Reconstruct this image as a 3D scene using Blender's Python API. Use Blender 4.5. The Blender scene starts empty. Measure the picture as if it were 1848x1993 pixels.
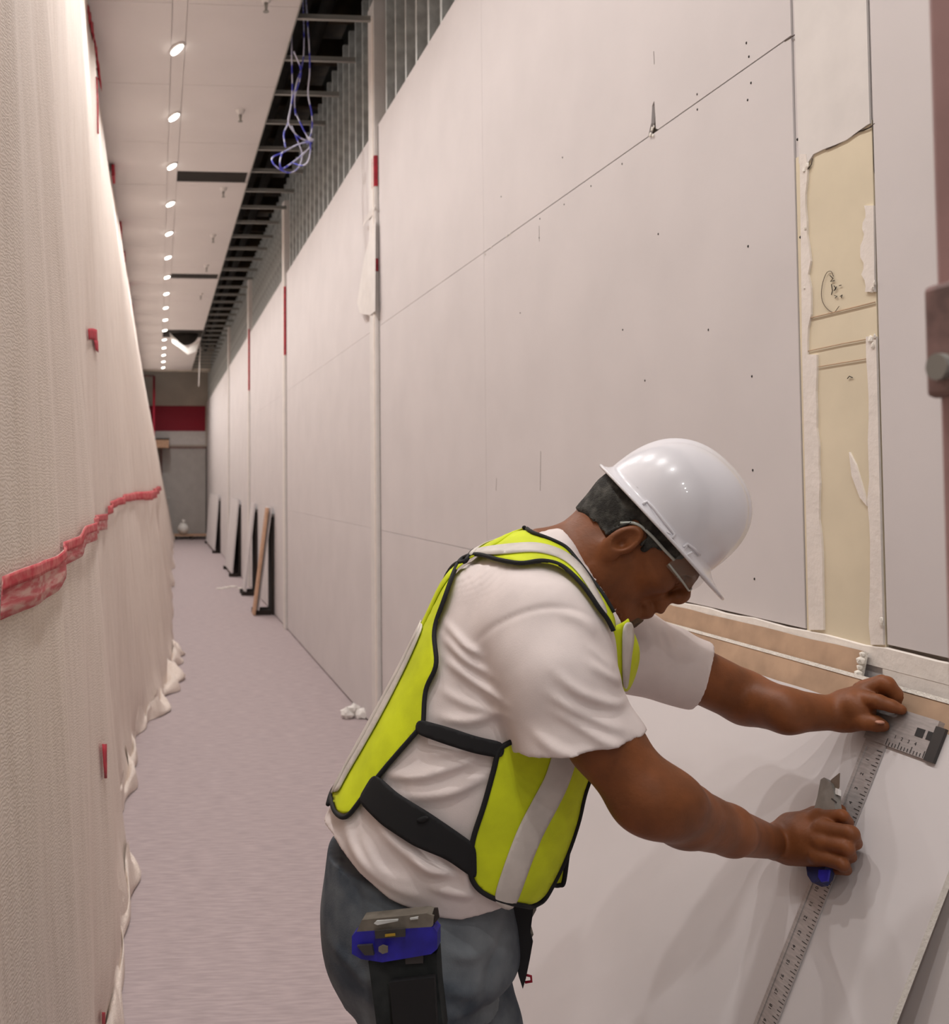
import bpy, bmesh, math, random
import numpy as np
from mathutils import Vector, Matrix, Euler
from mathutils.bvhtree import BVHTree
from mathutils.geometry import delaunay_2d_cdt

random.seed(7)
rng = np.random.default_rng(7)
scene = bpy.context.scene
C = scene.collection

# ------------------------------------------------------------------ camera
FPX, PPX, PPY, CAMH = 1900.0, 438.0, 860.0, 1.5
PITCH = math.atan(78.0 / FPX)
YAW = math.atan(130.0 / FPX * math.cos(PITCH))
cam_data = bpy.data.cameras.new('camera')
cam = bpy.data.objects.new('camera', cam_data)
C.objects.link(cam)
cam.location = (0, 0, CAMH)
cam.rotation_euler = (math.pi / 2 + PITCH, 0, -YAW)
cam_data.sensor_fit = 'VERTICAL'
cam_data.sensor_height = 36.0
cam_data.sensor_width = 36.0
cam_data.lens = FPX / 1993.0 * 36.0
cam_data.shift_x = (924.0 - PPX) / 1993.0
cam_data.shift_y = (PPY - 996.5) / 1993.0
cam_data.clip_start = 0.05
cam_data.clip_end = 200
cam_data.dof.use_dof = True
cam_data.dof.focus_distance = 1.65
cam_data.dof.aperture_fstop = 7.5
scene.camera = cam

# ------------------------------------------------------------------ world, exposure, lights
w = bpy.data.worlds.new('world')
scene.world = w
w.use_nodes = True
w.node_tree.nodes['Background'].inputs[0].default_value = (1.0, 0.98, 0.97, 1)
w.node_tree.nodes['Background'].inputs[1].default_value = 0.38
scene.view_settings.view_transform = 'Standard'
scene.view_settings.look = 'None'
scene.view_settings.exposure = 0.14
scene.view_settings.gamma = 1.0
scene.view_settings.use_curve_mapping = False
scene.cycles.use_adaptive_sampling = True
scene.cycles.adaptive_threshold = 0.08
scene.cycles.max_bounces = 6
scene.cycles.caustics_reflective = False
scene.cycles.caustics_refractive = False
CEIL = 4.32
LAMP_X, LAMP_Y0, LAMP_DY = 0.105, 6.24, 1.18
LAMP_W = 13.5
def lamp_light(x, y, z):
    ld = bpy.data.lights.new('lamp_light', 'AREA')
    ld.shape = 'DISK'; ld.size = 0.10; ld.energy = LAMP_W; ld.color = (1.0, 0.975, 0.96); ld.spread = math.radians(150)
    lo = bpy.data.objects.new('lamp_light', ld); C.objects.link(lo)
    lo.location = (x, y, z)
    return lo
# the row of lamps goes on behind the camera
for n in range(-9, 0):
    lamp_light(LAMP_X, LAMP_Y0 + n * LAMP_DY, CEIL - 0.03)

# ------------------------------------------------------------------ measuring helpers
_F = np.array([math.sin(YAW) * math.cos(PITCH), math.cos(YAW) * math.cos(PITCH), math.sin(PITCH)])
_R = np.array([math.cos(YAW), -math.sin(YAW), 0.0])
_U = np.cross(_R, _F)
CAMP = np.array([0, 0, CAMH])
def ray(x, y):
    return _F + _R * (x - PPX) / FPX - _U * (y - PPY) / FPX
def onX(x, y, X):
    d = ray(x, y); return CAMP + d * X / d[0]
def onY(x, y, Y):
    d = ray(x, y); return CAMP + d * Y / d[1]
def onZ(x, y, Z):
    d = ray(x, y); return CAMP + d * (Z - CAMH) / d[2]
def onPlane(x, y, p0, n):
    d = ray(x, y); n = np.asarray(n); return CAMP + d * (np.dot(np.asarray(p0) - CAMP, n) / np.dot(d, n))

# ------------------------------------------------------------------ materials
def lin(c):
    return tuple(((v / 255.0) / 12.92 if v / 255.0 <= 0.04045 else ((v / 255.0 + 0.055) / 1.055) ** 2.4) for v in c)
def mat(name, rgb, rough=0.6, var=0.0, scale=20.0, bump=0.0, bscale=60.0, metal=0.0, rgb2=None, coat=0.0,
        trans=0.0, alpha=1.0, emit=None, estr=0.0, stretch=None, lo=0.35, hi=0.65, spec=0.5, ior=1.45):
    m = bpy.data.materials.new(name); m.use_nodes = True
    nt = m.node_tree; b = nt.nodes['Principled BSDF']
    b.inputs['Base Color'].default_value = lin(rgb) + (1,)
    b.inputs['Roughness'].default_value = rough
    b.inputs['Metallic'].default_value = metal
    b.inputs['Specular IOR Level'].default_value = spec
    b.inputs['Coat Weight'].default_value = coat
    b.inputs['Coat Roughness'].default_value = 0.06
    b.inputs['Transmission Weight'].default_value = trans
    b.inputs['Alpha'].default_value = alpha
    b.inputs['IOR'].default_value = ior
    if emit:
        b.inputs['Emission Color'].default_value = lin(emit) + (1,)
        b.inputs['Emission Strength'].default_value = estr
    vec = None
    if var > 0 or rgb2 or bump > 0:
        tc = nt.nodes.new('ShaderNodeTexCoord')
        vec = tc.outputs['Object']
        if stretch:
            mp = nt.nodes.new('ShaderNodeMapping'); mp.inputs['Scale'].default_value = stretch
            nt.links.new(vec, mp.inputs['Vector']); vec = mp.outputs['Vector']
    if var > 0 or rgb2:
        n = nt.nodes.new('ShaderNodeTexNoise'); n.inputs['Scale'].default_value = scale
        n.inputs['Detail'].default_value = 5
        nt.links.new(vec, n.inputs['Vector'])
        r = nt.nodes.new('ShaderNodeValToRGB')
        r.color_ramp.elements[0].position = lo; r.color_ramp.elements[1].position = hi
        c2 = rgb2 if rgb2 else tuple(min(255, v * (1 + var)) for v in rgb)
        c1 = rgb if rgb2 else tuple(v * (1 - var) for v in rgb)
        r.color_ramp.elements[0].color = lin(c1) + (1,)
        r.color_ramp.elements[1].color = lin(c2) + (1,)
        nt.links.new(n.outputs['Fac'], r.inputs['Fac'])
        nt.links.new(r.outputs['Color'], b.inputs['Base Color'])
    if bump > 0:
        n2 = nt.nodes.new('ShaderNodeTexNoise'); n2.inputs['Scale'].default_value = bscale
        n2.inputs['Detail'].default_value = 4
        nt.links.new(vec, n2.inputs['Vector'])
        bp = nt.nodes.new('ShaderNodeBump'); bp.inputs['Strength'].default_value = bump
        bp.inputs['Distance'].default_value = 0.01
        nt.links.new(n2.outputs['Fac'], bp.inputs['Height'])
        nt.links.new(bp.outputs['Normal'], b.inputs['Normal'])
    return m

M = {}
M['drywall'] = mat('drywall_paper', (213, 207, 206), 0.85, var=0.012, scale=3.0)
M['cream'] = mat('cream_drywall', (224, 212, 186), 0.8, var=0.02, scale=6.0)
M['compound'] = mat('joint_compound', (234, 226, 218), 0.9, var=0.015, scale=25, bump=0.15, bscale=70)
M['brown_paper'] = mat('brown_back_paper', (182, 152, 126), 0.85, var=0.06, scale=14)
M['gypsum'] = mat('gypsum_core', (232, 226, 216), 0.95, var=0.03, scale=60, bump=0.3, bscale=200)
M['floor'] = mat('covered_floor', (168, 153, 153), 0.75, var=0.05, scale=6, stretch=(2.0, 14.0, 1.0), bump=0.05, bscale=40)
M['ceil'] = mat('ceiling_board', (212, 206, 203), 0.8, var=0.01, scale=2)
M['dark'] = mat('dark_void', (34, 30, 26), 0.95, var=0.2, scale=4)
M['deck'] = mat('dark_deck', (58, 47, 36), 0.9, var=0.25, scale=5)
M['sheath'] = mat('dark_sheathing', (40, 44, 41), 0.9, var=0.15, scale=8)
M['steel'] = mat('galvanised_steel', (206, 210, 208), 0.45, metal=0.25, var=0.08, scale=15)
M['tee'] = mat('grid_tee', (150, 148, 142), 0.55, metal=0.3)
M['trimw'] = mat('white_trim', (222, 217, 213), 0.75, var=0.015, scale=12)
M['red'] = mat('red_tape', (168, 36, 52), 0.6, var=0.12, scale=30)
M['redpaint'] = mat('dark_red_paint', (150, 8, 40), 0.6)
M['pencil'] = mat('pencil_mark', (92, 78, 70), 0.9)
M['chalk'] = mat('brown_chalk_line', (190, 160, 132), 0.9)
M['ink'] = mat('dark_ink', (40, 36, 34), 0.9)
M['gapshade'] = mat('joint_shade', (146, 136, 126), 0.95)
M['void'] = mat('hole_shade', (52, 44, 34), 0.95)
M['wood'] = mat('tan_board', (196, 158, 130), 0.8, var=0.06, scale=20)
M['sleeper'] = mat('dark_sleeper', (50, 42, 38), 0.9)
M['greydoor'] = mat('grey_door_paint', (186, 181, 176), 0.6, var=0.02, scale=5)
M['greywall'] = mat('grey_soffit', (200, 190, 176), 0.85, var=0.03, scale=2)
M['white'] = mat('plain_white', (230, 226, 220), 0.6)
M['glow'] = mat('lamp_glow', (255, 255, 250), 0.4, emit=(255, 250, 240), estr=9.0)
M['cable'] = mat('blue_white_cable', (70, 74, 190), 0.45, rgb2=(206, 206, 224), scale=16, lo=0.42, hi=0.52)
M['post'] = mat('painted_steel_post', (168, 132, 130), 0.5, var=0.1, scale=6)
M['postd'] = mat('worn_bracket', (136, 108, 104), 0.6, var=0.2, scale=30)

# ------------------------------------------------------------------ mesh helpers
def link(name, me, m=None, parent=None):
    o = bpy.data.objects.new(name, me)
    C.objects.link(o)
    if m is not None and hasattr(me, 'materials') and not me.materials:
        me.materials.append(M[m] if isinstance(m, str) else m)
    if parent is not None:
        o.parent = parent
    return o
def tag(o, label=None, cat=None, group=None, kind=None):
    if label: o['label'] = label
    if cat: o['category'] = cat
    if group: o['group'] = group
    if kind: o['kind'] = kind
    return o
def empty(name, loc=(0, 0, 0)):
    o = bpy.data.objects.new(name, None); C.objects.link(o); o.location = loc
    o.empty_display_size = 0.05
    return o
def bm_obj(name, bm, m, parent=None, smooth=False):
    me = bpy.data.meshes.new(name); bm.normal_update(); bm.to_mesh(me); bm.free()
    if smooth:
        me.polygons.foreach_set('use_smooth', [True] * len(me.polygons))
    return link(name, me, m, parent)
def add_box(bm, lo, hi, bevel=0.0, mtx=None):
    r = bmesh.ops.create_cube(bm, size=1.0)
    vs = r['verts']
    for v in vs:
        v.co = Vector([lo[i] + (v.co[i] + 0.5) * (hi[i] - lo[i]) for i in range(3)])
    if bevel > 0:
        es = list({e for v in vs for e in v.link_edges})
        r2 = bmesh.ops.bevel(bm, geom=es, offset=bevel, segments=2, affect='EDGES', profile=0.5)
        vs = list({v for f in r2['faces'] for v in f.verts} | {v for v in vs if v.is_valid})
    if mtx is not None:
        for v in vs: v.co = mtx @ v.co
    return vs
def box(name, lo, hi, m, parent=None, bevel=0.0):
    bm = bmesh.new(); add_box(bm, lo, hi, bevel)
    return bm_obj(name, bm, m, parent)
def prism(name, pts, off, m, parent=None, holes=()):
    """closed planar polygon (3-D points) with thickness vector off"""
    bm = bmesh.new(); off = Vector(off)
    edges = []
    for loop in [pts] + list(holes):
        vs = [bm.verts.new(Vector(p)) for p in loop]
        for i in range(len(vs)):
            edges.append(bm.edges.new((vs[i], vs[(i + 1) % len(vs)])))
    bmesh.ops.triangle_fill(bm, edges=edges, use_beauty=True)
    fs = list(bm.faces)
    r = bmesh.ops.extrude_face_region(bm, geom=fs)
    for v in [g for g in r['geom'] if isinstance(g, bmesh.types.BMVert)]:
        v.co += off
    bmesh.ops.recalc_face_normals(bm, faces=bm.faces)
    return bm_obj(name, bm, m, parent)
def tube_bm(bm, pts, rad, seg=8, closed=False, cap=True, flat=None):
    """tube along points; rad scalar or list"""
    P = [Vector(p) for p in pts]; n = len(P)
    rings = []
    up = Vector((0, 0, 1))
    for i in range(n):
        a = P[(i - 1) % n] if (closed or i > 0) else P[i]
        b = P[(i + 1) % n] if (closed or i < n - 1) else P[i]
        t = (b - a); t = t.normalized() if t.length > 1e-9 else Vector((0, 0, 1))
        if i == 0:
            u = up if abs(t.dot(up)) < 0.9 else Vector((1, 0, 0))
            x = t.cross(u).normalized()
        else:
            x = (x - t * x.dot(t))
            x = x.normalized() if x.length > 1e-6 else t.orthogonal().normalized()
        y = t.cross(x)
        r = rad[i] if hasattr(rad, '__len__') else rad
        rings.append([bm.verts.new(P[i] + (x * math.cos(2 * math.pi * k / seg) + y * math.sin(2 * math.pi * k / seg)) * r) for k in range(seg)])
    m_ = n if closed else n - 1
    for i in range(m_):
        A, B = rings[i], rings[(i + 1) % n]
        for k in range(seg):
            bm.faces.new((A[k], A[(k + 1) % seg], B[(k + 1) % seg], B[k]))
    if cap and not closed:
        bm.faces.new(rings[0][::-1]); bm.faces.new(rings[-1])
def tube(name, pts, rad, m, parent=None, seg=8, closed=False):
    bm = bmesh.new(); tube_bm(bm, pts, rad, seg, closed)
    bmesh.ops.recalc_face_normals(bm, faces=bm.faces)
    return bm_obj(name, bm, m, parent, True)
def catmull(pts, n):
    P = np.array(pts, float); k = len(P)
    if k == 2:
        return np.array([P[0] + (P[1] - P[0]) * t for t in np.linspace(0, 1, n)])
    Q = np.vstack([2 * P[0] - P[1], P, 2 * P[-1] - P[-2]])
    out = []
    for s in np.linspace(0, k - 1, n):
        i = min(int(s), k - 2); t = s - i
        p0, p1, p2, p3 = Q[i], Q[i + 1], Q[i + 2], Q[i + 3]
        out.append(0.5 * (2 * p1 + (p2 - p0) * t + (2 * p0 - 5 * p1 + 4 * p2 - p3) * t * t + (3 * p1 - p0 - 3 * p2 + p3) * t ** 3))
    return np.array(out)

# ================================================================== THE SETTING
WX = 1.316                     # face of the wall on the right
YN, YE = -2.6, 26.5            # how far the corridor is built
floor = box('floor', (-3.2, YN, -0.05), (WX + 0.4, YE + 0.2, 0.0), 'floor'); tag(floor, 'pinkish grey paper covered corridor floor', kind='structure')

# ---- wall on the right: backing, studs, drywall sheets as pieces
wall = box('wall_right', (WX + 0.20, YN, 0.0), (WX + 0.24, YE, 5.2), 'sheath')
tag(wall, 'tall drywall wall with bare metal studs showing along its top', kind='structure')
bm = bmesh.new()                                             # a C-shaped steel stud
sw, sd, st, z0, z1 = 0.032, 0.09, 0.0035, 3.45, CEIL + 0.35
add_box(bm, (0, 0, z0), (st, sw, z1)); add_box(bm, (st, 0, z0), (sd, st, z1)); add_box(bm, (sd - st, 0, z0), (sd, sw, z1))
stud0 = bm_obj('stud', bm, 'steel', wall); stud0.location = (WX + 0.018, 4.0, 0)
y = 4.0
while y < YE - 0.3:
    y += 0.222
    s_ = stud0.copy(); C.objects.link(s_); s_.parent = wall; s_.location = (WX + 0.018 + random.uniform(-.002, .002), y, 0)
TR = [5.72, 9.94, 13.94, 17.99, 22.1, YE]
def sheet(y0, y1, za, zb, m='drywall', x=WX, g=0.0016, th=0.0125):
    return box('drywall_sheet', (x, y0 + g, za + g), (x + th, y1 - g, zb - g), m, wall, 0.0008)
rows = [(0.012, 1.215), (1.215, 2.43), (2.43, 3.65)]
for i in range(len(TR) - 1):
    for (za, zb) in rows:
        mid = (TR[i] + TR[i + 1]) / 2
        sheet(TR[i], mid, za, zb, g=0.0006); sheet(mid, TR[i + 1], za, zb, g=0.0006)
sheet(3.845, 5.72, *rows[0], g=0.0008); sheet(3.845, 5.72, *rows[1], g=0.0010); sheet(3.845, 5.72, *rows[2], g=0.0010)
# near sheets; the upper one has a torn hole on its lower edge
Y1, Y2, Y3 = 1.915, float(onX(1724, 1240, WX)[1]), 0.5
g = 0.0015
hole = [onX(px, py, WX) for px, py in [(1262, 266), (1268, 240), (1270, 205), (1274, 196), (1276, 225), (1277, 250), (1281, 258)]]
zs = 2.43
pts = [(WX, 3.845 - g, zs + g), (WX, 3.845 - g, 3.65), (WX, Y1 + g, 3.65), (WX, Y1 + g, zs + g)]
hb = [(WX, hole[6][1], zs + g)] + [(WX, p[1], p[2]) for p in hole[::-1][1:-1]] + [(WX, hole[0][1], zs + g)]
prism('drywall_sheet', pts + hb, (0.0125, 0, 0), 'drywall', wall)
sheet(Y1, 3.845, 1.20, zs, g=g)
sheet(Y1, 3.845, 0.012, 1.165)
sheet(Y3, Y1, 0.012, 1.165)
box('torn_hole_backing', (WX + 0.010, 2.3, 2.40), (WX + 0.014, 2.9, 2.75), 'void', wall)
# bottom joint of plaster under the upper sheets
pz = 1.20
bm = bmesh.new()
ys = np.linspace(Y3, 3.845, 60); tops = []
for i, yy in enumerate(ys):
    e = 0.002 * math.sin(yy * 31) + random.uniform(-.0015, .0015)
    a = bm.verts.new((WX - 0.004, yy, pz - 0.002 + e)); b = bm.verts.new((WX - 0.005, yy, 1.163)); c = bm.verts.new((WX + 0.004, yy, pz + e)); d = bm.verts.new((WX + 0.004, yy, 1.160))
    if i:
        for k in range(3):
            bm.faces.new((tops[k], tops[k + 1], [c, a, b, d][k + 1], [c, a, b, d][k]))
    tops = [c, a, b, d]
bmesh.ops.recalc_face_normals(bm, faces=bm.faces)
bm_obj('joint_band', bm, 'compound', wall, False)
box('plaster_patch', (WX - 0.0045, Y3, 1.06), (WX + 0.002, 1.70, 1.164), 'compound', wall, 0.001)
# the cream strip between two sheets
zc = onX(1625, 268, WX)[2]
box('cream_strip', (WX + 0.002, Y2 + 0.002, 1.17), (WX + 0.014, Y1 - 0.001, zc), 'cream', wall, 0.0008)
tear = [onX(px, py, WX) for px, py in [(1556, 0), (1700, 0), (1704, 236), (1690, 243), (1672, 256), (1650, 272), (1628, 282), (1606, 290), (1585, 300), (1575, 316), (1564, 322), (1557, 318)]]
tear = [(WX - 0.0015, min(max(p[1], Y2 + 0.002), Y1 - 0.0025), p[2]) for p in tear]
tear[0] = (WX - 0.0015, Y1 - 0.0025, 3.65); tear[1] = (WX - 0.0015, Y2 + 0.002, 3.65)
prism('drywall_sheet', tear, (0.004, 0, 0), 'trimw', wall)
box('drywall_sheet', (WX + 0.004, Y2 + 0.002, zc - 0.1), (WX + 0.014, Y1 - 0.001, 3.65), 'drywall', wall)
# right hand sheets past the cream strip
sheet(Y3, Y2 - 0.004, 1.205, 3.65, x=WX - 0.001)
# plaster smears down both edges of the cream strip
def smear(pl, th=0.0042, name='plaster_smear', m='compound', x=WX):
    P = [onX(px, py, x) for px, py in pl]
    P = [(x - th + 0.002, p[1], p[2]) for p in P]
    return prism(name, P, (th, 0, 0), m, wall)
def wob(x0, x1, y0, y1, n=16, amp=3):
    L = [(x0(t) , y0 + (y1 - y0) * t) for t in np.linspace(0, 1, n)]
    Rr = [(x1(t) + random.uniform(-amp, amp), y0 + (y1 - y0) * t) for t in np.linspace(0, 1, n)]
    return L + Rr[::-1]
smear(wob(lambda t: 1564 + 13 * t, lambda t: 1590 + 14 * t, 690, 1226))
smear(wob(lambda t: 1559 + 5 * t, lambda t: 1574 + 3 * t, 300, 690, amp=5))
smear(wob(lambda t: 1708 + 14 * t, lambda t: 1690 + 6 * t, 655, 1255))
smear(wob(lambda t: 1703 + 2 * t, lambda t: 1686 - 6 * math.sin(3 * t), 400, 568, amp=4))
smear([(1655, 880), (1668, 905), (1684, 960), (1690, 985), (1676, 968), (1660, 925)])
def stroke(pl, r=0.0009, m='pencil', name='pencil_line', x=WX, parent=None, n=None):
    P = [onX(px, py, x - 0.0004) for px, py in pl]
    if n: P = catmull(P, n)
    return tube(name, P, r, m, parent or wall, 5)
stroke([(1566, 622), (1640, 604), (1704, 588)], 0.0012, 'chalk', 'chalk_line')
stroke([(1566, 685), (1640, 669), (1690, 660)], 0.0010, 'chalk', 'chalk_line')
stroke([(1594, 714), (1640, 706), (1690, 698)], 0.0010, 'chalk', 'chalk_line')
stroke([(1623, 538), (1618, 528), (1609, 532), (1601, 555), (1600, 580), (1608, 598), (1623, 608), (1634, 596)], 0.0006, 'pencil', 'pencil_oval', n=24)
for pl in [[(1616, 536), (1622, 542), (1617, 548), (1625, 546)], [(1619, 553), (1621, 566), (1619, 574)], [(1624, 556), (1628, 562), (1624, 566), (1629, 558)],
           [(1625, 575), (1630, 577), (1626, 580)], [(1634, 556), (1638, 555)], [(1636, 577), (1640, 574), (1638, 580)], [(1650, 737), (1654, 732), (1660, 735)]]:
    stroke(pl, 0.0008, 'ink', 'written_mark')
for pl in [[(1645, 172), (1626, 186), (1607, 200)], [(1592, 205), (1590, 240), (1588, 268), (1565, 288)], [(1606, 227), (1592, 237)],
           [(1704, 240), (1690, 250), (1672, 256), (1650, 270), (1628, 282), (1608, 291)], [(1697, 247), (1680, 254), (1660, 258), (1645, 266)],
           [(1582, 308), (1580, 320), (1568, 337)], [(1549, 67), (1528, 80)]]:
    stroke(pl, 0.0011, 'pencil', 'torn_paper_edge')
# rough plaster crumbs along the open joint
def crumb(px, py, s, m='gypsum', parent=wall, x=WX - 0.003, name='plaster_crumb'):
    bm = bmesh.new(); bmesh.ops.create_icosphere(bm, subdivisions=1, radius=s)
    for v in bm.verts: v.co *= random.uniform(0.55, 1.25)
    p = onX(px, py, x)
    for v in bm.verts: v.co = Vector((v.co.x * 0.5, v.co.y, v.co.z * 1.3)) + Vector(p)
    return bm_obj(name, bm, m, parent)
for px, py, s in [(1699, 563, .006), (1703, 552, .005), (1695, 660, .007), (1700, 672, .006), (1703, 655, .004), (1571, 322, .006), (1565, 332, .004), (1716, 1205, .005), (1718, 1215, .006),
                  (1269, 252, .006), (1273, 247, .004), (1266, 262, .007), (1271, 264, .005), (1568, 445, .003), (1566, 560, .003), (987, 459, .005), (993, 455, .004), (957, 482, .004), (944, 494, .004)]:
    crumb(px, py, s)
# dark gap lines where sheets meet
gapx = WX + 0.0125
box('joint_gap', (gapx, Y2 - 0.006, 1.18), (gapx + 0.002, Y2 + 0.006, 3.6), 'gapshade', wall)
box('joint_gap', (gapx, Y1 - 0.006, 1.18), (gapx + 0.002, Y1 + 0.006, 3.6), 'gapshade', wall)
box('joint_gap', (gapx, Y3, zs - 0.006), (gapx + 0.002, 3.845, zs + 0.006), 'gapshade', wall)
box('joint_gap', (gapx, 3.84, 0.1), (gapx + 0.002, 3.85, 3.6), 'gapshade', wall)
box('joint_gap', (gapx - 0.004, Y3, 1.17), (gapx + 0.002, 3.845, 1.225), 'gapshade', wall)
# screw dimples and scratches
dm = None
for zx, zy in [(1490, 203), (1502, 268), (1512, 392), (1496, 473), (1257, 446), (1258, 518), (902, 775), (620, 745), (513, 1035), (510, 1125), (1073, 1107), (1498, 1165), (755, 880), (628, 967), (1745, 1122), (1731, 660),
               (1516, 1780), (1520, 2224), (1528, 2738), (1010, 1800), (905, 1560), (1310, 1560), (420, 1480), (800, 2300), (330, 930)]:
    px, py = 840 + zx / 2.43, zy / 2.43
    p = onX(px, py, WX - 0.0006)
    bm = bmesh.new(); bmesh.ops.create_cone(bm, cap_ends=True, segments=8, radius1=0.0024, radius2=0.0016, depth=0.0016)
    for v in bm.verts: v.co = Vector((v.co.z * -1, v.co.x, v.co.y * 1.4)) + Vector(p)
    bm_obj('screw_dimple', bm, 'ink', wall)
for pl in [[(1273, 100), (1274, 125)], [(1053, 878), (1052, 955)], [(1050, 440), (1050, 470)], [(1256, 1180), (1266, 1183)], [(967, 930), (966, 955)]]:
    stroke(pl, 0.0006, 'pencil', 'scratch')
# vertical joint strips with red shims
for i, ty in enumerate(TR[:4]):
    o = box('trim_%d' % (i + 1), (WX - 0.024, ty, 0.0), (WX + 0.05, ty + 0.16, CEIL + 0.1), 'trimw', None, 0.003)
    tag(o, 'pale vertical joint strip, %s from the worker along the drywall wall' % ['first', 'second', 'third', 'fourth'][i], kind='structure')
    box('bead', (WX - 0.030, ty + 0.015, 0.0), (WX - 0.022, ty + 0.035, CEIL), 'compound', o, 0.002)
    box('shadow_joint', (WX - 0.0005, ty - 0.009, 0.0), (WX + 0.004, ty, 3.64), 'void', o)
    zz = [[(735, 305, 365), (736, 505, 530)], [(556, 560, 693)], [(487, 640, 760)], []][i]
    for px, pa, pb in zz:
        za = onX(px, pa, WX)[2]; zb = onX(px, pb, WX)[2]
        box('red_shim', (WX - 0.027, ty - 0.004, zb), (WX - 0.004, ty + 0.06, za), 'red', o, 0.002)
t1 = bpy.data.objects['trim_1']
# loose paper tape hanging off the first strip
for pl in [[(734, 398), (722, 415), (709, 436), (712, 440), (728, 418)], [(733, 425), (715, 500), (697, 590), (706, 610), (722, 614), (736, 606)]]:
    P = [onX(px, py, WX - 0.02) for px, py in pl]
    P = [(WX - 0.026 - 0.012 * (i % 2), p[1], p[2]) for i, p in enumerate(P)]
    prism('loose_tape', P, (0.002, 0, 0), 'trimw', t1)

# ---- ceiling: boards, slot, open grid, deck above
EDGE = 0.83
ceil_o = box('ceiling', (-0.62, YN, CEIL + 0.013), (EDGE, 24.6, CEIL + 0.03), 'ceil')
tag(ceil_o, 'low board ceiling strip with open grid beside it', kind='structure')
yy = YN
slotY = [onZ(410, 345, CEIL)[1], onZ(377, 538, CEIL)[1]]
yk = LAMP_Y0 - LAMP_DY / 2
ylist = []
k0 = yk - math.ceil((yk - YN) / LAMP_DY) * LAMP_DY
while k0 < 24.5:
    ylist.append((max(k0, YN), min(k0 + LAMP_DY, 24.6))); k0 += LAMP_DY
for (a, b) in ylist:
    box('ceiling_board', (-0.62, a + 0.002, CEIL), (0.075, b - 0.002, CEIL + 0.014), 'ceil', ceil_o, 0.001)
    box('lamp_channel', (0.078, a, CEIL + 0.002), (0.165, b, CEIL + 0.012), 'ceil', ceil_o)
    sl = [s for s in slotY if a < s < b]
    if sl:
        s = sl[0]
        box('ceiling_board', (0.168, a + 0.002, CEIL), (EDGE, s - 0.16, CEIL + 0.014), 'ceil', ceil_o, 0.001)
        box('ceiling_board', (0.168, s + 0.16, CEIL), (EDGE, b - 0.002, CEIL + 0.014), 'ceil', ceil_o, 0.001)
        box('open_slot', (0.168, s - 0.16, CEIL + 0.008), (EDGE - 0.02, s + 0.16, CEIL + 0.0125), 'dark', ceil_o)
    else:
        box('ceiling_board', (0.168, a + 0.002, CEIL), (EDGE, b - 0.002, CEIL + 0.014), 'ceil', ceil_o, 0.001)
box('edge_angle', (EDGE, YN, CEIL - 0.012), (EDGE + 0.004, 24.6, CEIL + 0.05), 'tee', ceil_o)
y = 5.795 - 0.59 * 6
bm = bmesh.new(); add_box(bm, (0, -0.014, 0), (WX - EDGE - 0.006, 0.014, 0.004)); add_box(bm, (0, -0.002, 0.004), (WX - EDGE - 0.006, 0.002, 0.035))
tee = bm_obj('cross_tee', bm, 'tee', ceil_o); tee.location = (EDGE + 0.005, y, CEIL)
while y < 24.4:
    y += 0.59
    t = tee.copy(); C.objects.link(t); t.parent = ceil_o; t.location = (EDGE + 0.005, y + random.uniform(-.02, .02), CEIL + random.uniform(-.004, .004))
box('roof_deck', (-1.5, YN, 5.3), (WX + 0.4, YE + 0.2, 5.36), 'deck', ceil_o)
y = 4.5
while y < 25:
    box('joist', (EDGE - 0.3, y, 4.95), (WX + 0.2, y + 0.07, 5.15), 'deck', ceil_o); y += 0.85 + random.uniform(-.15, .15)
for x, z, r in [(1.0, 4.75, 0.035), (1.18, 4.85, 0.05), (0.9, 4.98, 0.06)]:
    tube('overhead_pipe', [(x, 3.0, z), (x, 24.5, z)], r, 'dark', ceil_o, 10)

# ---- end of the corridor
we = box('wall_end', (-3.2, YE, 0), (WX + 0.3, YE + 0.12, 5.36), 'greywall'); tag(we, 'pale end wall crossed by a dark red band', kind='structure')
zr0, zr1 = onY(350, 839, YE)[2], onY(350, 790, YE)[2]
box('red_band', (-0.4, YE - 0.02, zr0), (WX - 0.04, YE, zr1), 'redpaint', we)
box('white_band', (-0.4, YE - 0.015, onY(350, 866, YE)[2]), (WX - 0.03, YE, zr0), 'trimw', we)
xl, xr = onY(316, 950, YE)[0], onY(401, 950, YE)[0]
zd = onY(350, 873, YE)[2]
dr = box('door_1', (xl, YE - 0.05, 0.02), (xr, YE - 0.005, zd), 'greydoor', None, 0.01); tag(dr, 'grey double height door at the far corridor end', kind='structure')
box('door_frame', (xl - 0.06, YE - 0.06, 0), (xl, YE - 0.004, zd + 0.06), 'postd', dr); box('door_frame', (xr, YE - 0.06, 0), (xr + 0.05, YE - 0.004, zd + 0.06), 'sleeper', dr)
box('door_frame', (xl, YE - 0.06, zd), (xr, YE - 0.004, zd + 0.05), 'postd', dr)
bmd = bmesh.new(); add_box(bmd, (xl + 0.06, YE - 0.075, 1.0), (xl + 0.10, YE - 0.05, 1.16), 0.004); tube_bm(bmd, [(xl + 0.08, YE - 0.07, 1.08), (xl + 0.08, YE - 0.11, 1.08), (xl + 0.2, YE - 0.11, 1.08)], 0.012, 8)
bm_obj('door_handle', bmd, 'steel', dr)
box('soffit_panel', (-0.5, 24.6, CEIL - 0.02), (WX, 24.7, 5.3), 'greywall', we)
fr = empty('pipe_frame', (0, 25.2, 0)); tag(fr, 'brown pipe frame standing high at the far corridor end', 'frame')
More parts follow.
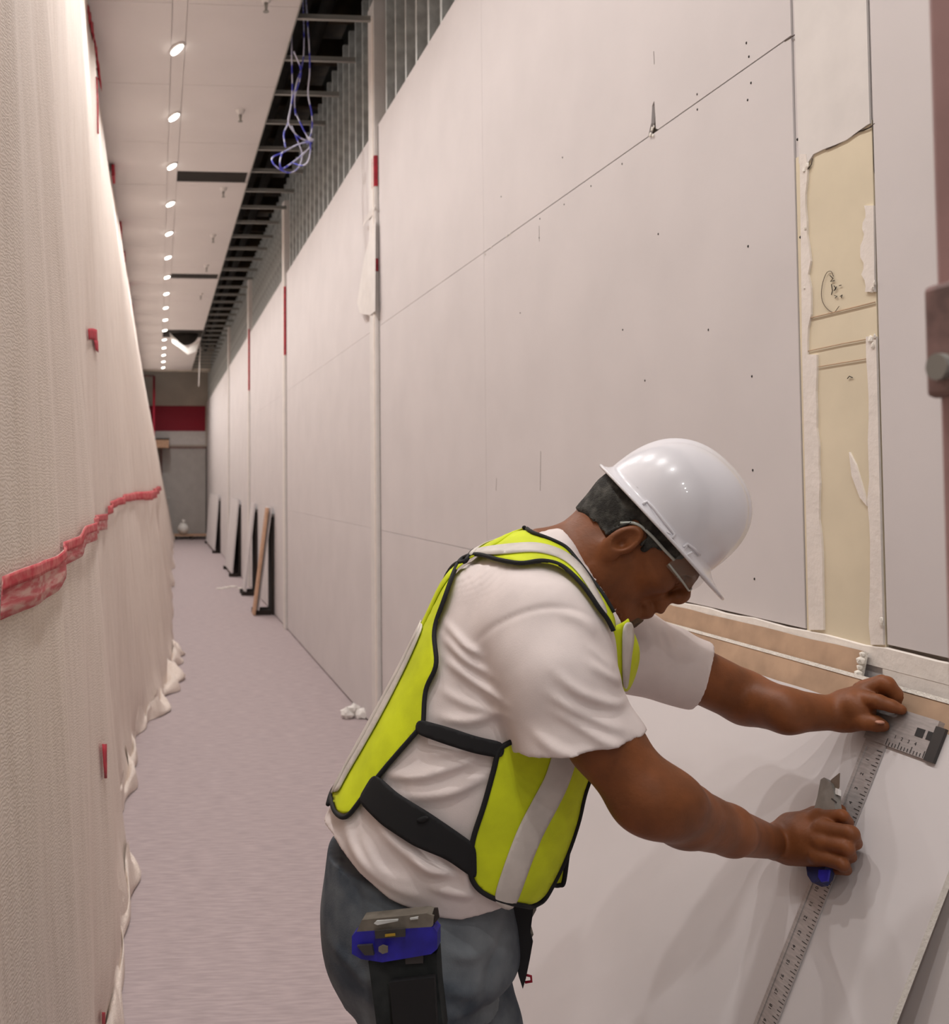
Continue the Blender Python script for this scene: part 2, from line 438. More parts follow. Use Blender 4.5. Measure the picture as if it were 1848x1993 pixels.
pa, pb, pc = onY(299, 838, 25.2), onY(300, 732, 25.2), onY(280, 731, 25.2)
tube('upright', [(pa[0], 0, 0), (pb[0], 0, pb[2])], 0.03, 'redpaint', fr); tube('rail', [(pb[0], 0, pb[2]), (pc[0] - 0.4, 0, pc[2])], 0.03, 'postd', fr)
bxp0, bxp1 = onY(300, 872, 26.0), onY(329, 855, 26.0)
o = box('junction_box', (bxp0[0], 25.8, bxp0[2]), (bxp1[0], 26.44, bxp1[2]), 'wood', None, 0.01); tag(o, 'brown box fixed high beside the far grey door', 'box')
box('lid', (bxp0[0] - 0.01, 25.79, bxp1[2] - 0.02), (bxp1[0] + 0.01, 26.43, bxp1[2] + 0.02), 'sleeper', o, 0.005)
o = empty('pallet', (0, 25.9, 0)); tag(o, 'low wooden pallet lying before the far grey door', 'pallet')
px0, px1 = onZ(336, 1044, 0)[0], onZ(404, 1044, 0)[0]
for i in range(5):
    box('plank', (px0, -0.4 + i * 0.17, 0.09), (px1, -0.28 + i * 0.17, 0.115), 'wood', o)
for x in (px0, (px0 + px1) / 2 - 0.04, px1 - 0.08):
    box('runner', (x, -0.4, 0.0), (x + 0.08, 0.4, 0.09), 'sleeper', o)
bm = bmesh.new(); bmesh.ops.create_icosphere(bm, subdivisions=2, radius=0.17)
for v in bm.verts: v.co = Vector((v.co.x * 0.9, v.co.y, max(v.co.z, -0.15))) * random.uniform(.9, 1.08)
o = bm_obj('rubbish_bag', bm, 'white', None, True); o.location = (px0 + 0.26, 25.75, 0.27); tag(o, 'pale tied bag on the pallet at the corridor end', 'bag')
tube('tied_neck', [(0, 0, 0.14), (0.02, 0, 0.24)], [0.03, 0.045], 'white', o)

# ---- lamps along the ceiling
names = ['nearest', 'second', 'third', 'fourth', 'fifth', 'sixth', 'seventh', 'eighth', 'ninth', 'tenth', 'eleventh', 'twelfth', 'thirteenth', 'fourteenth', 'fifteenth', 'farthest']
def oval(bm, L, W, z0, z1, n=20):
    ring = [(W * math.cos(a) * (abs(math.cos(a)) ** -0.2 if abs(math.cos(a)) > .01 else 1), L * math.sin(a)) for a in np.linspace(0, 2 * math.pi, n, endpoint=False)]
    A = [bm.verts.new((x, y, z0)) for x, y in ring]; B = [bm.verts.new((x * 0.9, y * 0.95, z1)) for x, y in ring]
    bm.faces.new(A[::-1]); bm.faces.new(B)
    for i in range(n): bm.faces.new((A[i], A[(i + 1) % n], B[(i + 1) % n], B[i]))
bmh = bmesh.new(); oval(bmh, 0.092, 0.032, 0.0, -0.012); me_h = bpy.data.meshes.new('housing'); bmh.to_mesh(me_h); bmh.free(); me_h.materials.append(M['trimw'])
bmh = bmesh.new(); oval(bmh, 0.080, 0.022, -0.011, -0.022); me_l = bpy.data.meshes.new('lens'); bmh.to_mesh(me_l); bmh.free(); me_l.materials.append(M['glow'])
for n in range(16):
    yl = LAMP_Y0 + n * LAMP_DY
    if yl > 24.4: break
    lo = empty('ceiling_lamp', (LAMP_X + 0.01, yl, CEIL)); lo.rotation_euler = (0, 0, 0.40)
    tag(lo, 'small glowing oval lamp, %s in the row along the ceiling' % names[n], 'lamp', 'lamps in a row along the ceiling')
    link('housing', me_h, None, lo); link('lens', me_l, None, lo)
    ll = lamp_light(0, 0, -0.03); ll.parent = lo
# ---- sprinkler heads
for i, (px, py) in enumerate([(518, 4), (468, 222), (435, 372), (415, 462), (402, 520), (391, 575)]):
    p = onZ(px, py, CEIL - 0.03)
    so = empty('sprinkler_head', (p[0], p[1], CEIL))
    tag(so, 'white pendent sprinkler, %s along the ceiling edge' % ['nearest', 'second', 'third', 'fourth', 'fifth', 'sixth'][i], 'sprinkler', 'sprinklers under the ceiling')
    bm = bmesh.new(); bmesh.ops.create_cone(bm, cap_ends=True, segments=14, radius1=0.022, radius2=0.036, depth=0.035)
    for v in bm.verts: v.co.z -= 0.018
    bm_obj('escutcheon', bm, 'trimw', so)
    tube('stem', [(0, 0, -0.03), (0, 0, -0.085)], [0.013, 0.006], 'tee', so)
    bm = bmesh.new(); bmesh.ops.create_cone(bm, cap_ends=True, segments=12, radius1=0.018, radius2=0.018, depth=0.004)
    for v in bm.verts: v.co.z -= 0.087
    bm_obj('deflector', bm, 'tee', so)
# ---- black dome in a ripped opening
p = onZ(360, 650, CEIL)
do = empty('ceiling_dome', (p[0], p[1], CEIL)); tag(do, 'dark dome hanging from ripped ceiling opening far down the corridor', 'ceiling dome')
bm = bmesh.new(); bmesh.ops.create_uvsphere(bm, u_segments=16, v_segments=10, radius=0.2)
for v in bm.verts: v.co = Vector((v.co.x * 1.3, v.co.y, min(v.co.z, 0.0) * 1.1))
bm_obj('dome', bm, 'dark', do, True)
box('open_hole', (-0.42, -0.5, -0.006), (0.36, 0.4, -0.001), 'dark', do)
bm = bmesh.new()
pts = [(-0.3, -0.2, 0), (-0.24, -0.2, -0.2), (-0.1, -0.21, -0.3), (0.05, -0.22, -0.42), (0.2, -0.21, -0.36), (0.27, -0.2, -0.15), (0.2, -0.2, -0.2), (0.05, -0.21, -0.3), (-0.1, -0.2, -0.2)]
f = bm.faces.new([bm.verts.new(q) for q in pts]); r = bmesh.ops.extrude_face_region(bm, geom=[f])
for v in [x for x in r['geom'] if isinstance(x, bmesh.types.BMVert)]: v.co.y += 0.02
bm_obj('torn_insulation', bm, 'white', do)
# ---- hanging rod far away
p0, p1 = onY(391, 690, 20), onY(387, 752, 20)
o = tube('hanging_rod', [(p0[0], 20, CEIL + 0.2), (p1[0], 20, p1[2])], 0.012, 'trimw'); tag(o, 'thin pale rod hanging from the open ceiling grid far away', 'rod')
# ---- bundle of blue cables
cb = empty('cable_bundle', (0, 6.15, 0)); tag(cb, 'loose bundle of blue and white cables looped below the ceiling grid', 'cable')
def cpt(px, py, dy=0.0):
    q = onY(px, py, 6.15 + dy); return (max(q[0], EDGE + 0.012) if q[2] > CEIL - 0.05 else q[0], dy, q[2])
cables = [
    [(567, 20), (568, 100), (569, 180), (562, 235), (553, 260), (556, 287)],
    [(585, 20), (592, 90), (578, 160), (566, 210), (562, 240), (580, 265), (600, 275)],
    [(590, 60), (603, 110), (600, 180), (607, 220), (607, 255), (598, 280)],
    [(568, 245), (578, 270), (588, 300), (582, 325), (565, 336), (546, 330), (532, 318), (531, 306), (552, 296), (578, 282), (606, 274)],
    [(576, 220), (590, 250), (604, 280), (601, 310), (590, 322), (572, 318)],
    [(550, 296), (545, 315), (550, 328), (575, 312), (600, 290), (609, 272)],
    [(572, 100), (586, 140), (574, 190), (576, 225)], ]
for i, pl in enumerate(cables):
    P = [cpt(a, b, 0.05 * math.sin(i * 2 + k * 0.9)) for k, (a, b) in enumerate(pl)]
    P[0] = (P[0][0], P[0][1], P[0][2] + (0.5 if i < 3 else 0))
    tube('cable', catmull(P, 48), 0.0052, 'cable', cb, 6)
tube('cable_tie', [cpt(600, 268), cpt(610, 274)], 0.012, 'cable', cb)

# ---- leaning stacks further down
stacks = [(onZ(505, 1198, 0)[1], 0.36, 0.185, True, 'nearest'), (onZ(487, 1160, 0)[1], 0.42, 0.16, False, 'second'), (onZ(465, 1123, 0)[1], 1.5, 0.14, False, 'third'), (onZ(431, 1077, 0)[1], 3.5, 0.12, False, 'farthest')]
for (yf, ln, off, tan, nm) in stacks:
    o = empty('leaning_drywall', (WX - off, yf, 0.0))
    tag(o, 'drywall sheets leaning on the wall, %s of the four lots down the corridor' % nm, 'drywall', 'drywall lots leaning far down the corridor')
    lean = math.atan2(off - 0.03, 1.2)
    mt = Matrix.Rotation(lean, 4, 'Y')
    for k in range(3 if tan else 2):
        bm = bmesh.new(); add_box(bm, (-0.0125 * (k + 1) + 0.0015, 0.02 * k, 0.055), (-0.0125 * k, ln, 1.22), 0.001, mt)
        bm_obj('sheet', bm, 'drywall', o)
    if tan:
        bm = bmesh.new(); add_box(bm, (-0.062, -0.03, 0.0), (-0.039, 0.16, 1.21), 0.002, mt)
        bm_obj('tan_board', bm, 'wood', o)
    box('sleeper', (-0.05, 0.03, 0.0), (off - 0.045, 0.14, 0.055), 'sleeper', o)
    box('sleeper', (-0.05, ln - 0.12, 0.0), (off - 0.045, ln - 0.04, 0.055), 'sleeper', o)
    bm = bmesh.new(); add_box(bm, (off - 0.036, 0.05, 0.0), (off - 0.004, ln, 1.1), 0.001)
    bm_obj('shade_board', bm, 'sleeper', o)  # dark slab painting the shadow gap between leaning sheets and wall

# ---- litter
p = onZ(690, 1398, 0)
o = empty('crumpled_paper', (p[0], p[1], 0)); tag(o, 'crumpled white scrap on the floor at the foot of the drywall wall', 'litter')
for k in range(4):
    bm = bmesh.new(); bmesh.ops.create_icosphere(bm, subdivisions=2, radius=0.04)
    for v in bm.verts: v.co = v.co * random.uniform(.6, 1.3); v.co.z = max(v.co.z, -0.025)
    bm_obj('scrap', bm, 'wood' if k == 3 else 'white', o).location = (-0.05 + 0.05 * k, 0.03 * (k % 2), 0.026 + 0.02 * (k == 1))
p = onZ(449, 1146, 0)
o = empty('broken_gypsum', (p[0], p[1], 0)); tag(o, 'small white gypsum scraps lying on the floor before the leaning sheets', 'litter')
for k in range(4):
    b_ = box('scrap', (-0.05, -0.04, 0), (0.05, 0.04, 0.012), 'gypsum', o, 0.002); b_.location = (0.1 * k - 0.15, 0.12 * (k % 3), 0); b_.rotation_euler = (0, 0, k)

# ================================================================== DEBRIS NET CURTAIN
def cx(Y, z, lay=0):
    t = 1.0 - max(0.0, min(1.0, z / CEIL))
    xb = np.interp(Y, [0, 2.6, 3.3, 4.3, 5.6, 6.4, 7.1, 8.2, 13, 20, 26], [-.16, -.12, -.16, -.165, -.15, -.07, .10, .11, .17, .28, .40])
    xt = -0.45
    tt = t ** np.interp(Y, [0, 6, 10, 26], [1.1, 1.05, .95, .95])
    x = xt + (xb - xt) * tt
    x += (0.010 * math.sin(Y * 7.1 + z * .7) + 0.016 * math.sin(Y * 2.3 + 1.2 * z) + 0.007 * math.sin(Y * 17 - z * 1.3)) * (0.5 + t)
    x += 0.03 * math.exp(-((z - 0.06) / 0.10) ** 2) * math.sin(Y * 4.1) * t
    if lay == 1:
        x += 0.035 - 0.02 * t
    return x
def curtain(name, y0, y1, yt1, lay, z0=0.005):
    ny, nz = int((y1 - y0) / 0.05), 70
    bm = bmesh.new(); G = []
    for i in range(ny + 1):
        row = []
        for k in range(nz + 1):
            z = z0 + (CEIL - 0.01 - z0) * k / nz
            ye = y1 + (yt1 - y1) * (k / nz)
            Y = y0 + (ye - y0) * i / ny
            row.append(bm.verts.new((cx(Y, z, lay), Y, z)))
        G.append(row)
    for i in range(ny):
        for k in range(nz):
            bm.faces.new((G[i][k], G[i][k + 1], G[i + 1][k + 1], G[i + 1][k]))
    return bm_obj(name, bm, 'net', None, True)
def net_material():
    m = bpy.data.materials.new('white_debris_net'); m.use_nodes = True
    nt = m.node_tree; b = nt.nodes['Principled BSDF']
    tc = nt.nodes.new('ShaderNodeTexCoord')
    def wave(axis, scale, dist, dscale):
        wv = nt.nodes.new('ShaderNodeTexWave'); wv.wave_type = 'BANDS'; wv.bands_direction = axis
        wv.inputs['Scale'].default_value = scale; wv.inputs['Distortion'].default_value = dist
        wv.inputs['Detail'].default_value = 2; wv.inputs['Detail Scale'].default_value = dscale
        nt.links.new(tc.outputs['Object'], wv.inputs['Vector']); return wv
    w1 = wave('Z', 44.0, 9.0, 1.6); w2 = wave('Y', 90.0, 4.0, 1.5)
    n = nt.nodes.new('ShaderNodeTexNoise'); n.inputs['Scale'].default_value = 9; n.inputs['Detail'].default_value = 6
    mp = nt.nodes.new('ShaderNodeMapping'); mp.inputs['Scale'].default_value = (1, 4, 0.35)
    nt.links.new(tc.outputs['Object'], mp.inputs['Vector']); nt.links.new(mp.outputs['Vector'], n.inputs['Vector'])
    add = nt.nodes.new('ShaderNodeMath'); add.operation = 'MULTIPLY_ADD'; add.inputs[1].default_value = 0.45
    nt.links.new(w1.outputs['Fac'], add.inputs[0]); nt.links.new(n.outputs['Fac'], add.inputs[2])
    add2 = nt.nodes.new('ShaderNodeMath'); add2.operation = 'MULTIPLY_ADD'; add2.inputs[1].default_value = 0.2
    nt.links.new(w2.outputs['Fac'], add2.inputs[0]); nt.links.new(add.outputs[0], add2.inputs[2])
    r = nt.nodes.new('ShaderNodeValToRGB'); r.color_ramp.elements[0].position = 0.3; r.color_ramp.elements[1].position = 1.1
    r.color_ramp.elements[0].color = lin((202, 186, 173)) + (1,); r.color_ramp.elements[1].color = lin((228, 214, 203)) + (1,)
    nt.links.new(add2.outputs[0], r.inputs['Fac']); nt.links.new(r.outputs['Color'], b.inputs['Base Color'])
    bp = nt.nodes.new('ShaderNodeBump'); bp.inputs['Strength'].default_value = 0.28; bp.inputs['Distance'].default_value = 0.002
    nt.links.new(add2.outputs[0], bp.inputs['Height']); nt.links.new(bp.outputs['Normal'], b.inputs['Normal'])
    b.inputs['Roughness'].default_value = 0.8
    return m
M['net'] = net_material()
net_far = curtain('debris_net', 5.2, 26.2, 26.2, 0)
tag(net_far, 'white debris netting sheet hanging along the far left of the corridor', 'netting', 'debris netting sheets')
net_near = curtain('debris_net', 0.55, 7.0, 6.0, 1)
tag(net_near, 'white woven debris netting sheet hanging nearest on the left', 'netting', 'debris netting sheets')
box('backing_wall', (-1.3, YN, 0), (-1.25, YE, CEIL + 0.1), 'greywall', we).name = 'wall_left_backing'
wl = bpy.data.objects['wall_left_backing']; wl.parent = None; wl.name = 'wall_left'; tag(wl, 'plain wall hidden behind the white netting', kind='structure')
# hem spilling onto the floor
def hem(ya, yb, wid, par, lay):
    bm = bmesh.new(); n = int((yb - ya) / 0.03); prev = None
    for i in range(n + 1):
        Y = ya + (yb - ya) * i / n; u = i / n; fade = min(1, u * 6, (1 - u) * 6)
        d = wid * fade * (0.75 + 0.45 * math.sin(Y * 5.3) + 0.3 * math.sin(Y * 11.7 + 1))
        d = max(d, 0.004); x0 = cx(Y, 0.10, lay)
        row = [bm.verts.new((x0 + d * a_, Y + 0.01 * math.sin(Y * 23 + q), max(z_ * (1 + 0.5 * math.sin(Y * 14 + q)), 0.004)))
               for q, (a_, z_) in enumerate([(0.02, 0.11), (0.25, 0.085), (0.55, 0.075), (0.8, 0.045), (1.0, 0.018), (0.96, 0.004)])]
        if prev:
            for k in range(5): bm.faces.new((prev[k], row[k], row[k + 1], prev[k + 1]))
        prev = row
    bmesh.ops.recalc_face_normals(bm, faces=bm.faces)
    return bm_obj('gathered_hem', bm, 'net', par, True)
hem(6.1, 9.0, 0.11, net_far, 0); hem(2.2, 6.4, 0.035, net_near, 1)
def net_hit(px, py, lay, off=0.010):
    d = ray(px, py); t = 0.6
    while t < 27:
        p = CAMP + d * t
        if p[0] <= cx(p[1], max(p[2], 0), lay) + off:
            break
        t += 0.01 if t < 8 else 0.04
    return CAMP + d * t
def net_patch(name, top, bot, m, par, lay, n=26, sub=4, off=0.010):
    T = catmull([net_hit(a, b, lay, off) for a, b in top], n); B = catmull([net_hit(a, b, lay, off) for a, b in bot], n)
    bm = bmesh.new(); G = []
    for i in range(n):
        row = []
        for k in range(sub + 1):
            p = T[i] + (B[i] - T[i]) * k / sub
            row.append(bm.verts.new((cx(p[1], max(p[2], 0.01), lay) + off, p[1], p[2])))
        G.append(row)
    for i in range(n - 1):
        for k in range(sub): bm.faces.new((G[i][k], G[i + 1][k], G[i + 1][k + 1], G[i][k + 1]))
    o = bm_obj(name, bm, m, par, True)
    md = o.modifiers.new('thick', 'SOLIDIFY'); md.thickness = 0.0015
    return o
M['redband'] = mat('faded_red_weave', (196, 92, 98), 0.75, rgb2=(214, 170, 162), scale=18, stretch=(1, 1, 6), lo=0.40, hi=0.66)
M['redtape2'] = mat('bright_red_weave', (190, 62, 72), 0.75, rgb2=(206, 120, 116), scale=40, lo=0.4, hi=0.7)
net_patch('red_band', [(0, 1122), (60, 1100), (100, 1085), (125, 1068), (150, 1045), (180, 1018), (208, 1000)], [(0, 1207), (60, 1182), (105, 1155), (128, 1122), (155, 1085), (182, 1052), (208, 1030)], 'redband', net_near, 1)
net_patch('red_band', [(0, 1122), (60, 1100), (100, 1085), (125, 1068), (150, 1045), (180, 1018), (208, 1000)], [(0, 1150), (60, 1126), (100, 1108), (125, 1088), (150, 1064), (180, 1034), (208, 1012)], 'redtape2', net_near, 1).location = (0.003, 0, 0)
net_patch('red_band', [(210, 985), (235, 968), (268, 957), (300, 954), (314, 946)], [(210, 1002), (238, 982), (272, 973), (302, 970), (317, 952)], 'redtape2', net_far, 0, 60, 3, 0.035)
net_patch('red_tape', [(171, 640), (179, 639), (188, 642)], [(172, 661), (180, 661), (189, 668)], 'red', net_near, 1, 6)
net_patch('red_tape', [(182, 661), (190, 664)], [(186, 682), (191, 686)], 'red', net_near, 1, 6)
net_patch('red_tape', [(198, 1448), (206, 1448)], [(201, 1515), (207, 1515)], 'red', net_near, 1, 6)
net_patch('red_tape', [(197, 1970), (203, 1970)], [(198, 1993), (204, 1993)], 'red', net_near, 1, 6)
# ragged red tape at the top seam
pl = [(160, 0), (166, 20), (172, 40), (176, 62), (181, 90), (186, 120), (189, 145), (191, 160)]
P = [onZ(a + 2, b, CEIL - 0.05 - 0.012 * i) for i, (a, b) in enumerate(pl)]
bm = bmesh.new(); prev = None
for i, p in enumerate(catmull(P, 40)):
    wv = 0.03 + 0.02 * math.sin(i * 1.3)
    a = bm.verts.new((p[0] + 0.012 * math.sin(i * 2.1), p[1], p[2] + wv)); b = bm.verts.new((p[0] + 0.015, p[1], p[2] - wv * 1.6))
    if prev: bm.faces.new((prev[0], a, b, prev[1]))
    prev = (a, b)
o = bm_obj('top_tape', bm, 'red', net_near, True); md = o.modifiers.new('thick', 'SOLIDIFY'); md.thickness = 0.003
pl = [(188, 150), (190, 200), (191, 260)]
tube('top_tape', [net_hit(a, b, 1) for a, b in pl], 0.006, 'red', net_near, 6)
for (a, b, h) in [(222, 338, 14), (236, 445, 24), (243, 500, 10), (252, 560, 30), (258, 600, 16)]:
    p = onZ(a - 1, b, CEIL - 0.06)
    box('top_tape', (p[0] - 0.012, p[1] - 0.12, p[2] - h * 0.004), (p[0] + 0.012, p[1] + 0.12, p[2] + 0.05), 'red', net_far, 0.004)

# ================================================================== STEEL POST AT THE RIGHT EDGE
PY = 0.62
pl_, = [onY(1818, 40, PY)]
pxx = pl_[0] - 0.006
po = empty('scaffold_post', (pxx, PY, 0)); tag(po, 'blurred reddish steel post with bracket at the right picture edge', 'post')
bm = bmesh.new(); add_box(bm, (0, -0.05, 0.0), (0.05, 0, 2.6), 0.006); bm_obj('upright', bm, 'post', po)
z0, z1 = onY(1810, 775, PY)[2], onY(1805, 556, PY)[2]
bm = bmesh.new(); add_box(bm, (-0.005, -0.058, z0), (0.056, 0.004, z1), 0.004); bm_obj('bracket', bm, 'postd', po)
zb = onY(1810, 718, PY)[2]
bm = bmesh.new(); tube_bm(bm, [(-0.010, -0.012, zb), (0.03, -0.012, zb)], 0.009, 12); bm_obj('bolt', bm, 'tee', po)
bm = bmesh.new(); add_box(bm, (-0.03, -0.08, 0), (0.08, 0.03, 0.01), 0.002); add_box(bm, (-0.012, -0.062, 0), (0.062, 0.002, 0.99), 0.004); bm_obj('foot', bm, 'redpaint', po)

# ================================================================== NEAR LEANING SHEETS
BX, BZ, BT = 1.21, 1.1125, 0.45
BETA = math.atan(BT)
SUP = np.array([math.sin(BETA), 0, math.cos(BETA)])       # up the slope
NRM = np.array([-math.cos(BETA), 0, math.sin(BETA)])      # out of the face, into the room
BTOP = np.array([BX, 0, BZ])
def PB(px, py, off=0.0):
    return onPlane(px, py, BTOP + NRM * off, NRM)
def lean_sheet(label, top, lean, ya, yb, width, face, th=0.0127, back='brown_paper', band=0.0):
    up = Vector((math.sin(lean), 0, math.cos(lean))); n = Vector((-math.cos(lean), 0, math.sin(lean)))
    top = Vector((top[0], 0, top[1])); foot = top - up * width
    bm = bmesh.new(); V = {}
    ny = 24
    for i in range(ny + 1):
        Y = ya + (yb - ya) * i / ny
        for k, base in enumerate((foot, top)):
            for j in (0, 1):
                jit = random.uniform(-.0012, .0012) if (k == 1) else 0
                V[i, k, j] = bm.verts.new(base + Vector((0, Y, 0)) - n * (th * j) + up * jit)
    mi = lambda f, m: setattr(f, 'material_index', m)
    for i in range(ny):
        mi(bm.faces.new((V[i, 0, 0], V[i, 1, 0], V[i + 1, 1, 0], V[i + 1, 0, 0])), 0)
        mi(bm.faces.new((V[i, 0, 1], V[i + 1, 0, 1], V[i + 1, 1, 1], V[i, 1, 1])), 1)
        mi(bm.faces.new((V[i, 1, 0], V[i, 1, 1], V[i + 1, 1, 1], V[i + 1, 1, 0])), 2)
        mi(bm.faces.new((V[i, 0, 0], V[i + 1, 0, 0], V[i + 1, 0, 1], V[i, 0, 1])), 2)
    mi(bm.faces.new((V[0, 0, 0], V[0, 0, 1], V[0, 1, 1], V[0, 1, 0])), 2)
    mi(bm.faces.new((V[ny, 0, 0], V[ny, 1, 0], V[ny, 1, 1], V[ny, 0, 1])), 2)
    bmesh.ops.recalc_face_normals(bm, faces=bm.faces)
    o = bm_obj('drywall_board', bm, face)
    for q in (back, 'gypsum'): o.data.materials.append(M[q])
    if band:
        P = [top + Vector((0, ya, 0)), top + Vector((0, yb, 0)), top + Vector((0, yb, 0)) - up * band, top + Vector((0, ya, 0)) - up * band]
        prism('edge_band', [p - n * 0.002 + up * 0.002 for p in P], n * 0.0034, 'gypsum', o)
    tag(o, label, 'drywall', 'drywall boards leaning beside the worker')
    return o
Y_S3 = onX(1684, 1290, 1.30)[1]
lean_sheet('white faced drywall board being cut, front of the leaning stack', (BX, BZ), BETA, 1.35, 3.3, 1.22, 'drywall', th=0.0095)
lean2 = math.acos(1.152 / 1.22)
tb = np.array([1.257 - 0.14 * math.sin(lean2) - 0.018, 0, 1.152 - 0.14 * math.cos(lean2) + 0.002])
lean_sheet('white drywall board just behind the one being cut, at lower right', (tb[0], tb[2]), lean2, 0.72, 3.15, tb[2] / math.cos(lean2), 'drywall')
lean_sheet('brown backed drywall board second from the wall in the stack', (1.257, 1.152), math.acos(1.152 / 1.22), 0.75, 3.4, 1.22, 'brown_paper', back='drywall', th=0.014, band=0.007)
lean_sheet('brown backed drywall board against the wall, with a broken plaster end', (1.298, 1.188), math.acos(1.188 / 1.22), Y_S3, 3.5, 1.22, 'brown_paper', back='drywall', th=0.010)
# ragged end of the rear board
bm = bmesh.new()
lb = math.acos(1.188 / 1.22)
for k in range(9):
    s = 1.215 - 0.012 * k
    c = Vector((1.298 - 0.004 - (1.22 - s) * math.sin(lb), Y_S3 - 0.004, 1.188 - (1.22 - s) * math.cos(lb)))
    bmesh.ops.create_icosphere(bm, subdivisions=1, radius=0.008 * random.uniform(.7, 1.2), matrix=Matrix.Translation(c))
rag = bm_obj('broken_end', bm, 'gypsum', [o for o in bpy.data.objects if o.get('label', '').startswith('brown backed drywall board against')][0])

# ================================================================== T-SQUARE AND KNIFE
M['alu'] = mat('brushed_aluminium', (178, 172, 170), 0.4, metal=0.35, var=0.05, scale=40, stretch=(1, 1, 8))
M['black'] = mat('black_plastic', (58, 55, 54), 0.5)
M['knifegrey'] = mat('cast_grey_metal', (138, 134, 128), 0.45, metal=0.4, var=0.05, scale=60)
M['blue'] = mat('dark_blue_plastic', (36, 42, 88), 0.4, var=0.1, scale=30)
M['bluebright'] = mat('bright_blue_plastic', (40, 36, 150), 0.4, var=0.12, scale=30)
M['tick'] = mat('black_print', (50, 48, 48), 0.7)
def bp(Y, s, off=0.0):
    p = BTOP + SUP * (s - 1.22) + NRM * off; return Vector((p[0], Y, p[2]))
def yS(px, py, off=0.0):
    p = PB(px, py, off); return p[1], 1.22 + np.dot(p - np.array([BTOP[0], p[1], BTOP[2]]), SUP)
ts = empty('t_square', (0, 0, 0)); tag(ts, 'long aluminium square laid down the drywall face under the hands', 't-square')
yc = 0.5 * (yS(1706, 1455)[0] + yS(1535, 1880)[0])
hw = 0.0225
def slab(name, quad, th, m, par, off=0.0008):
    return prism(name, [bp(a, b, off) for a, b in quad], Vector(NRM) * th, m, par)
slab('blade', [(yc - hw, 1.205), (yc + hw, 1.205), (yc + hw, 0.42), (yc - hw, 0.42)], 0.002, 'alu', ts)
slab('blade_rib', [(yc + hw * 0.62, 1.16), (yc + hw * 0.78, 1.16), (yc + hw * 0.78, 0.42), (yc + hw * 0.62, 0.42)], 0.0032, 'alu', ts)
y_r = yS(1834, 1440)[0]
slab('head', [(y_r + 0.012, 1.226), (yc + hw + 0.004, 1.226), (yc + hw + 0.004, 1.172), (y_r + 0.012, 1.172)], 0.0034, 'alu', ts)
slab('head_lip', [(y_r + 0.012, 1.222), (yc + hw + 0.05, 1.222), (yc + hw + 0.05, 1.236), (y_r + 0.012, 1.236)], 0.010, 'alu', ts, off=-0.006)
slab('end_cap', [(y_r - 0.006, 1.227), (y_r + 0.013, 1.227), (y_r + 0.013, 1.171), (y_r - 0.006, 1.171)], 0.0048, 'black', ts)
bm = bmesh.new()
def tick(y0, y1, s0, s1, off=0.0030):
    P = [bp(y0, s0, off), bp(y1, s0, off), bp(y1, s1, off), bp(y0, s1, off)]
    V = [bm.verts.new(p) for p in P] + [bm.verts.new(p + Vector(NRM) * 0.0004) for p in P]
    for q in ((3, 2, 1, 0), (4, 5, 6, 7), (0, 1, 5, 4), (1, 2, 6, 5), (2, 3, 7, 6), (3, 0, 4, 7)): bm.faces.new([V[i] for i in q])
s = 1.16; k = 0
while s > 0.45:
    ln = 0.012 if k % 4 == 0 else (0.008 if k % 2 == 0 else 0.005)
    tick(yc - hw + 0.001, yc - hw + 0.001 + ln, s, s - 0.0011); k += 1; s -= 0.0064
y = y_r + 0.016; k = 0
while y < yc - hw:
    ln = 0.011 if k % 4 == 0 else 0.006
    tick(y, y + 0.001, 1.173 + ln, 1.173, 0.0044); k += 1; y += 0.0064
for (a, b) in ((y_r + 0.030, y_r + 0.046), (y_r + 0.014, y_r + 0.024)):
    tick(a, b, 1.216, 1.202, 0.0044)
bmesh.ops.recalc_face_normals(bm, faces=bm.faces)
bm_obj('tick_marks', bm, 'tick', ts)
# printed inch numbers, built as small lettering
def numeral(txt, Y, s, size, off, rot):
    cu = bpy.data.curves.new('numeral', 'FONT'); cu.body = txt; cu.size = size; cu.align_x = 'CENTER'; cu.align_y = 'CENTER'; cu.extrude = 0.0002; cu.resolution_u = 2
    tmp = bpy.data.objects.new('tmp', cu); C.objects.link(tmp)
    dg = bpy.context.evaluated_depsgraph_get(); me = bpy.data.meshes.new_from_object(tmp.evaluated_get(dg)); bpy.data.objects.remove(tmp)
    X = Vector((0, -1, 0)); Yv = Vector(SUP); Z = Vector(NRM)
    b = Matrix((X, Yv, Z)).transposed().to_4x4()
    me.transform(Matrix.Translation(bp(Y, s, off)) @ b @ Matrix.Rotation(rot, 4, 'Z'))
    me.name = 'numeral'; me.materials.clear()
    return link('numeral', me, 'tick', ts)
for k in range(1, 28):
    numeral(str(k), yc + 0.002, 1.165 - 0.0254 * k, 0.0095, 0.0030, math.pi / 2)
for k in range(1, 5):
    yy = yc - hw - 0.014 * k
    if yy > y_r + 0.02: numeral(str(k), yy, 1.190, 0.008, 0.0044, 0)

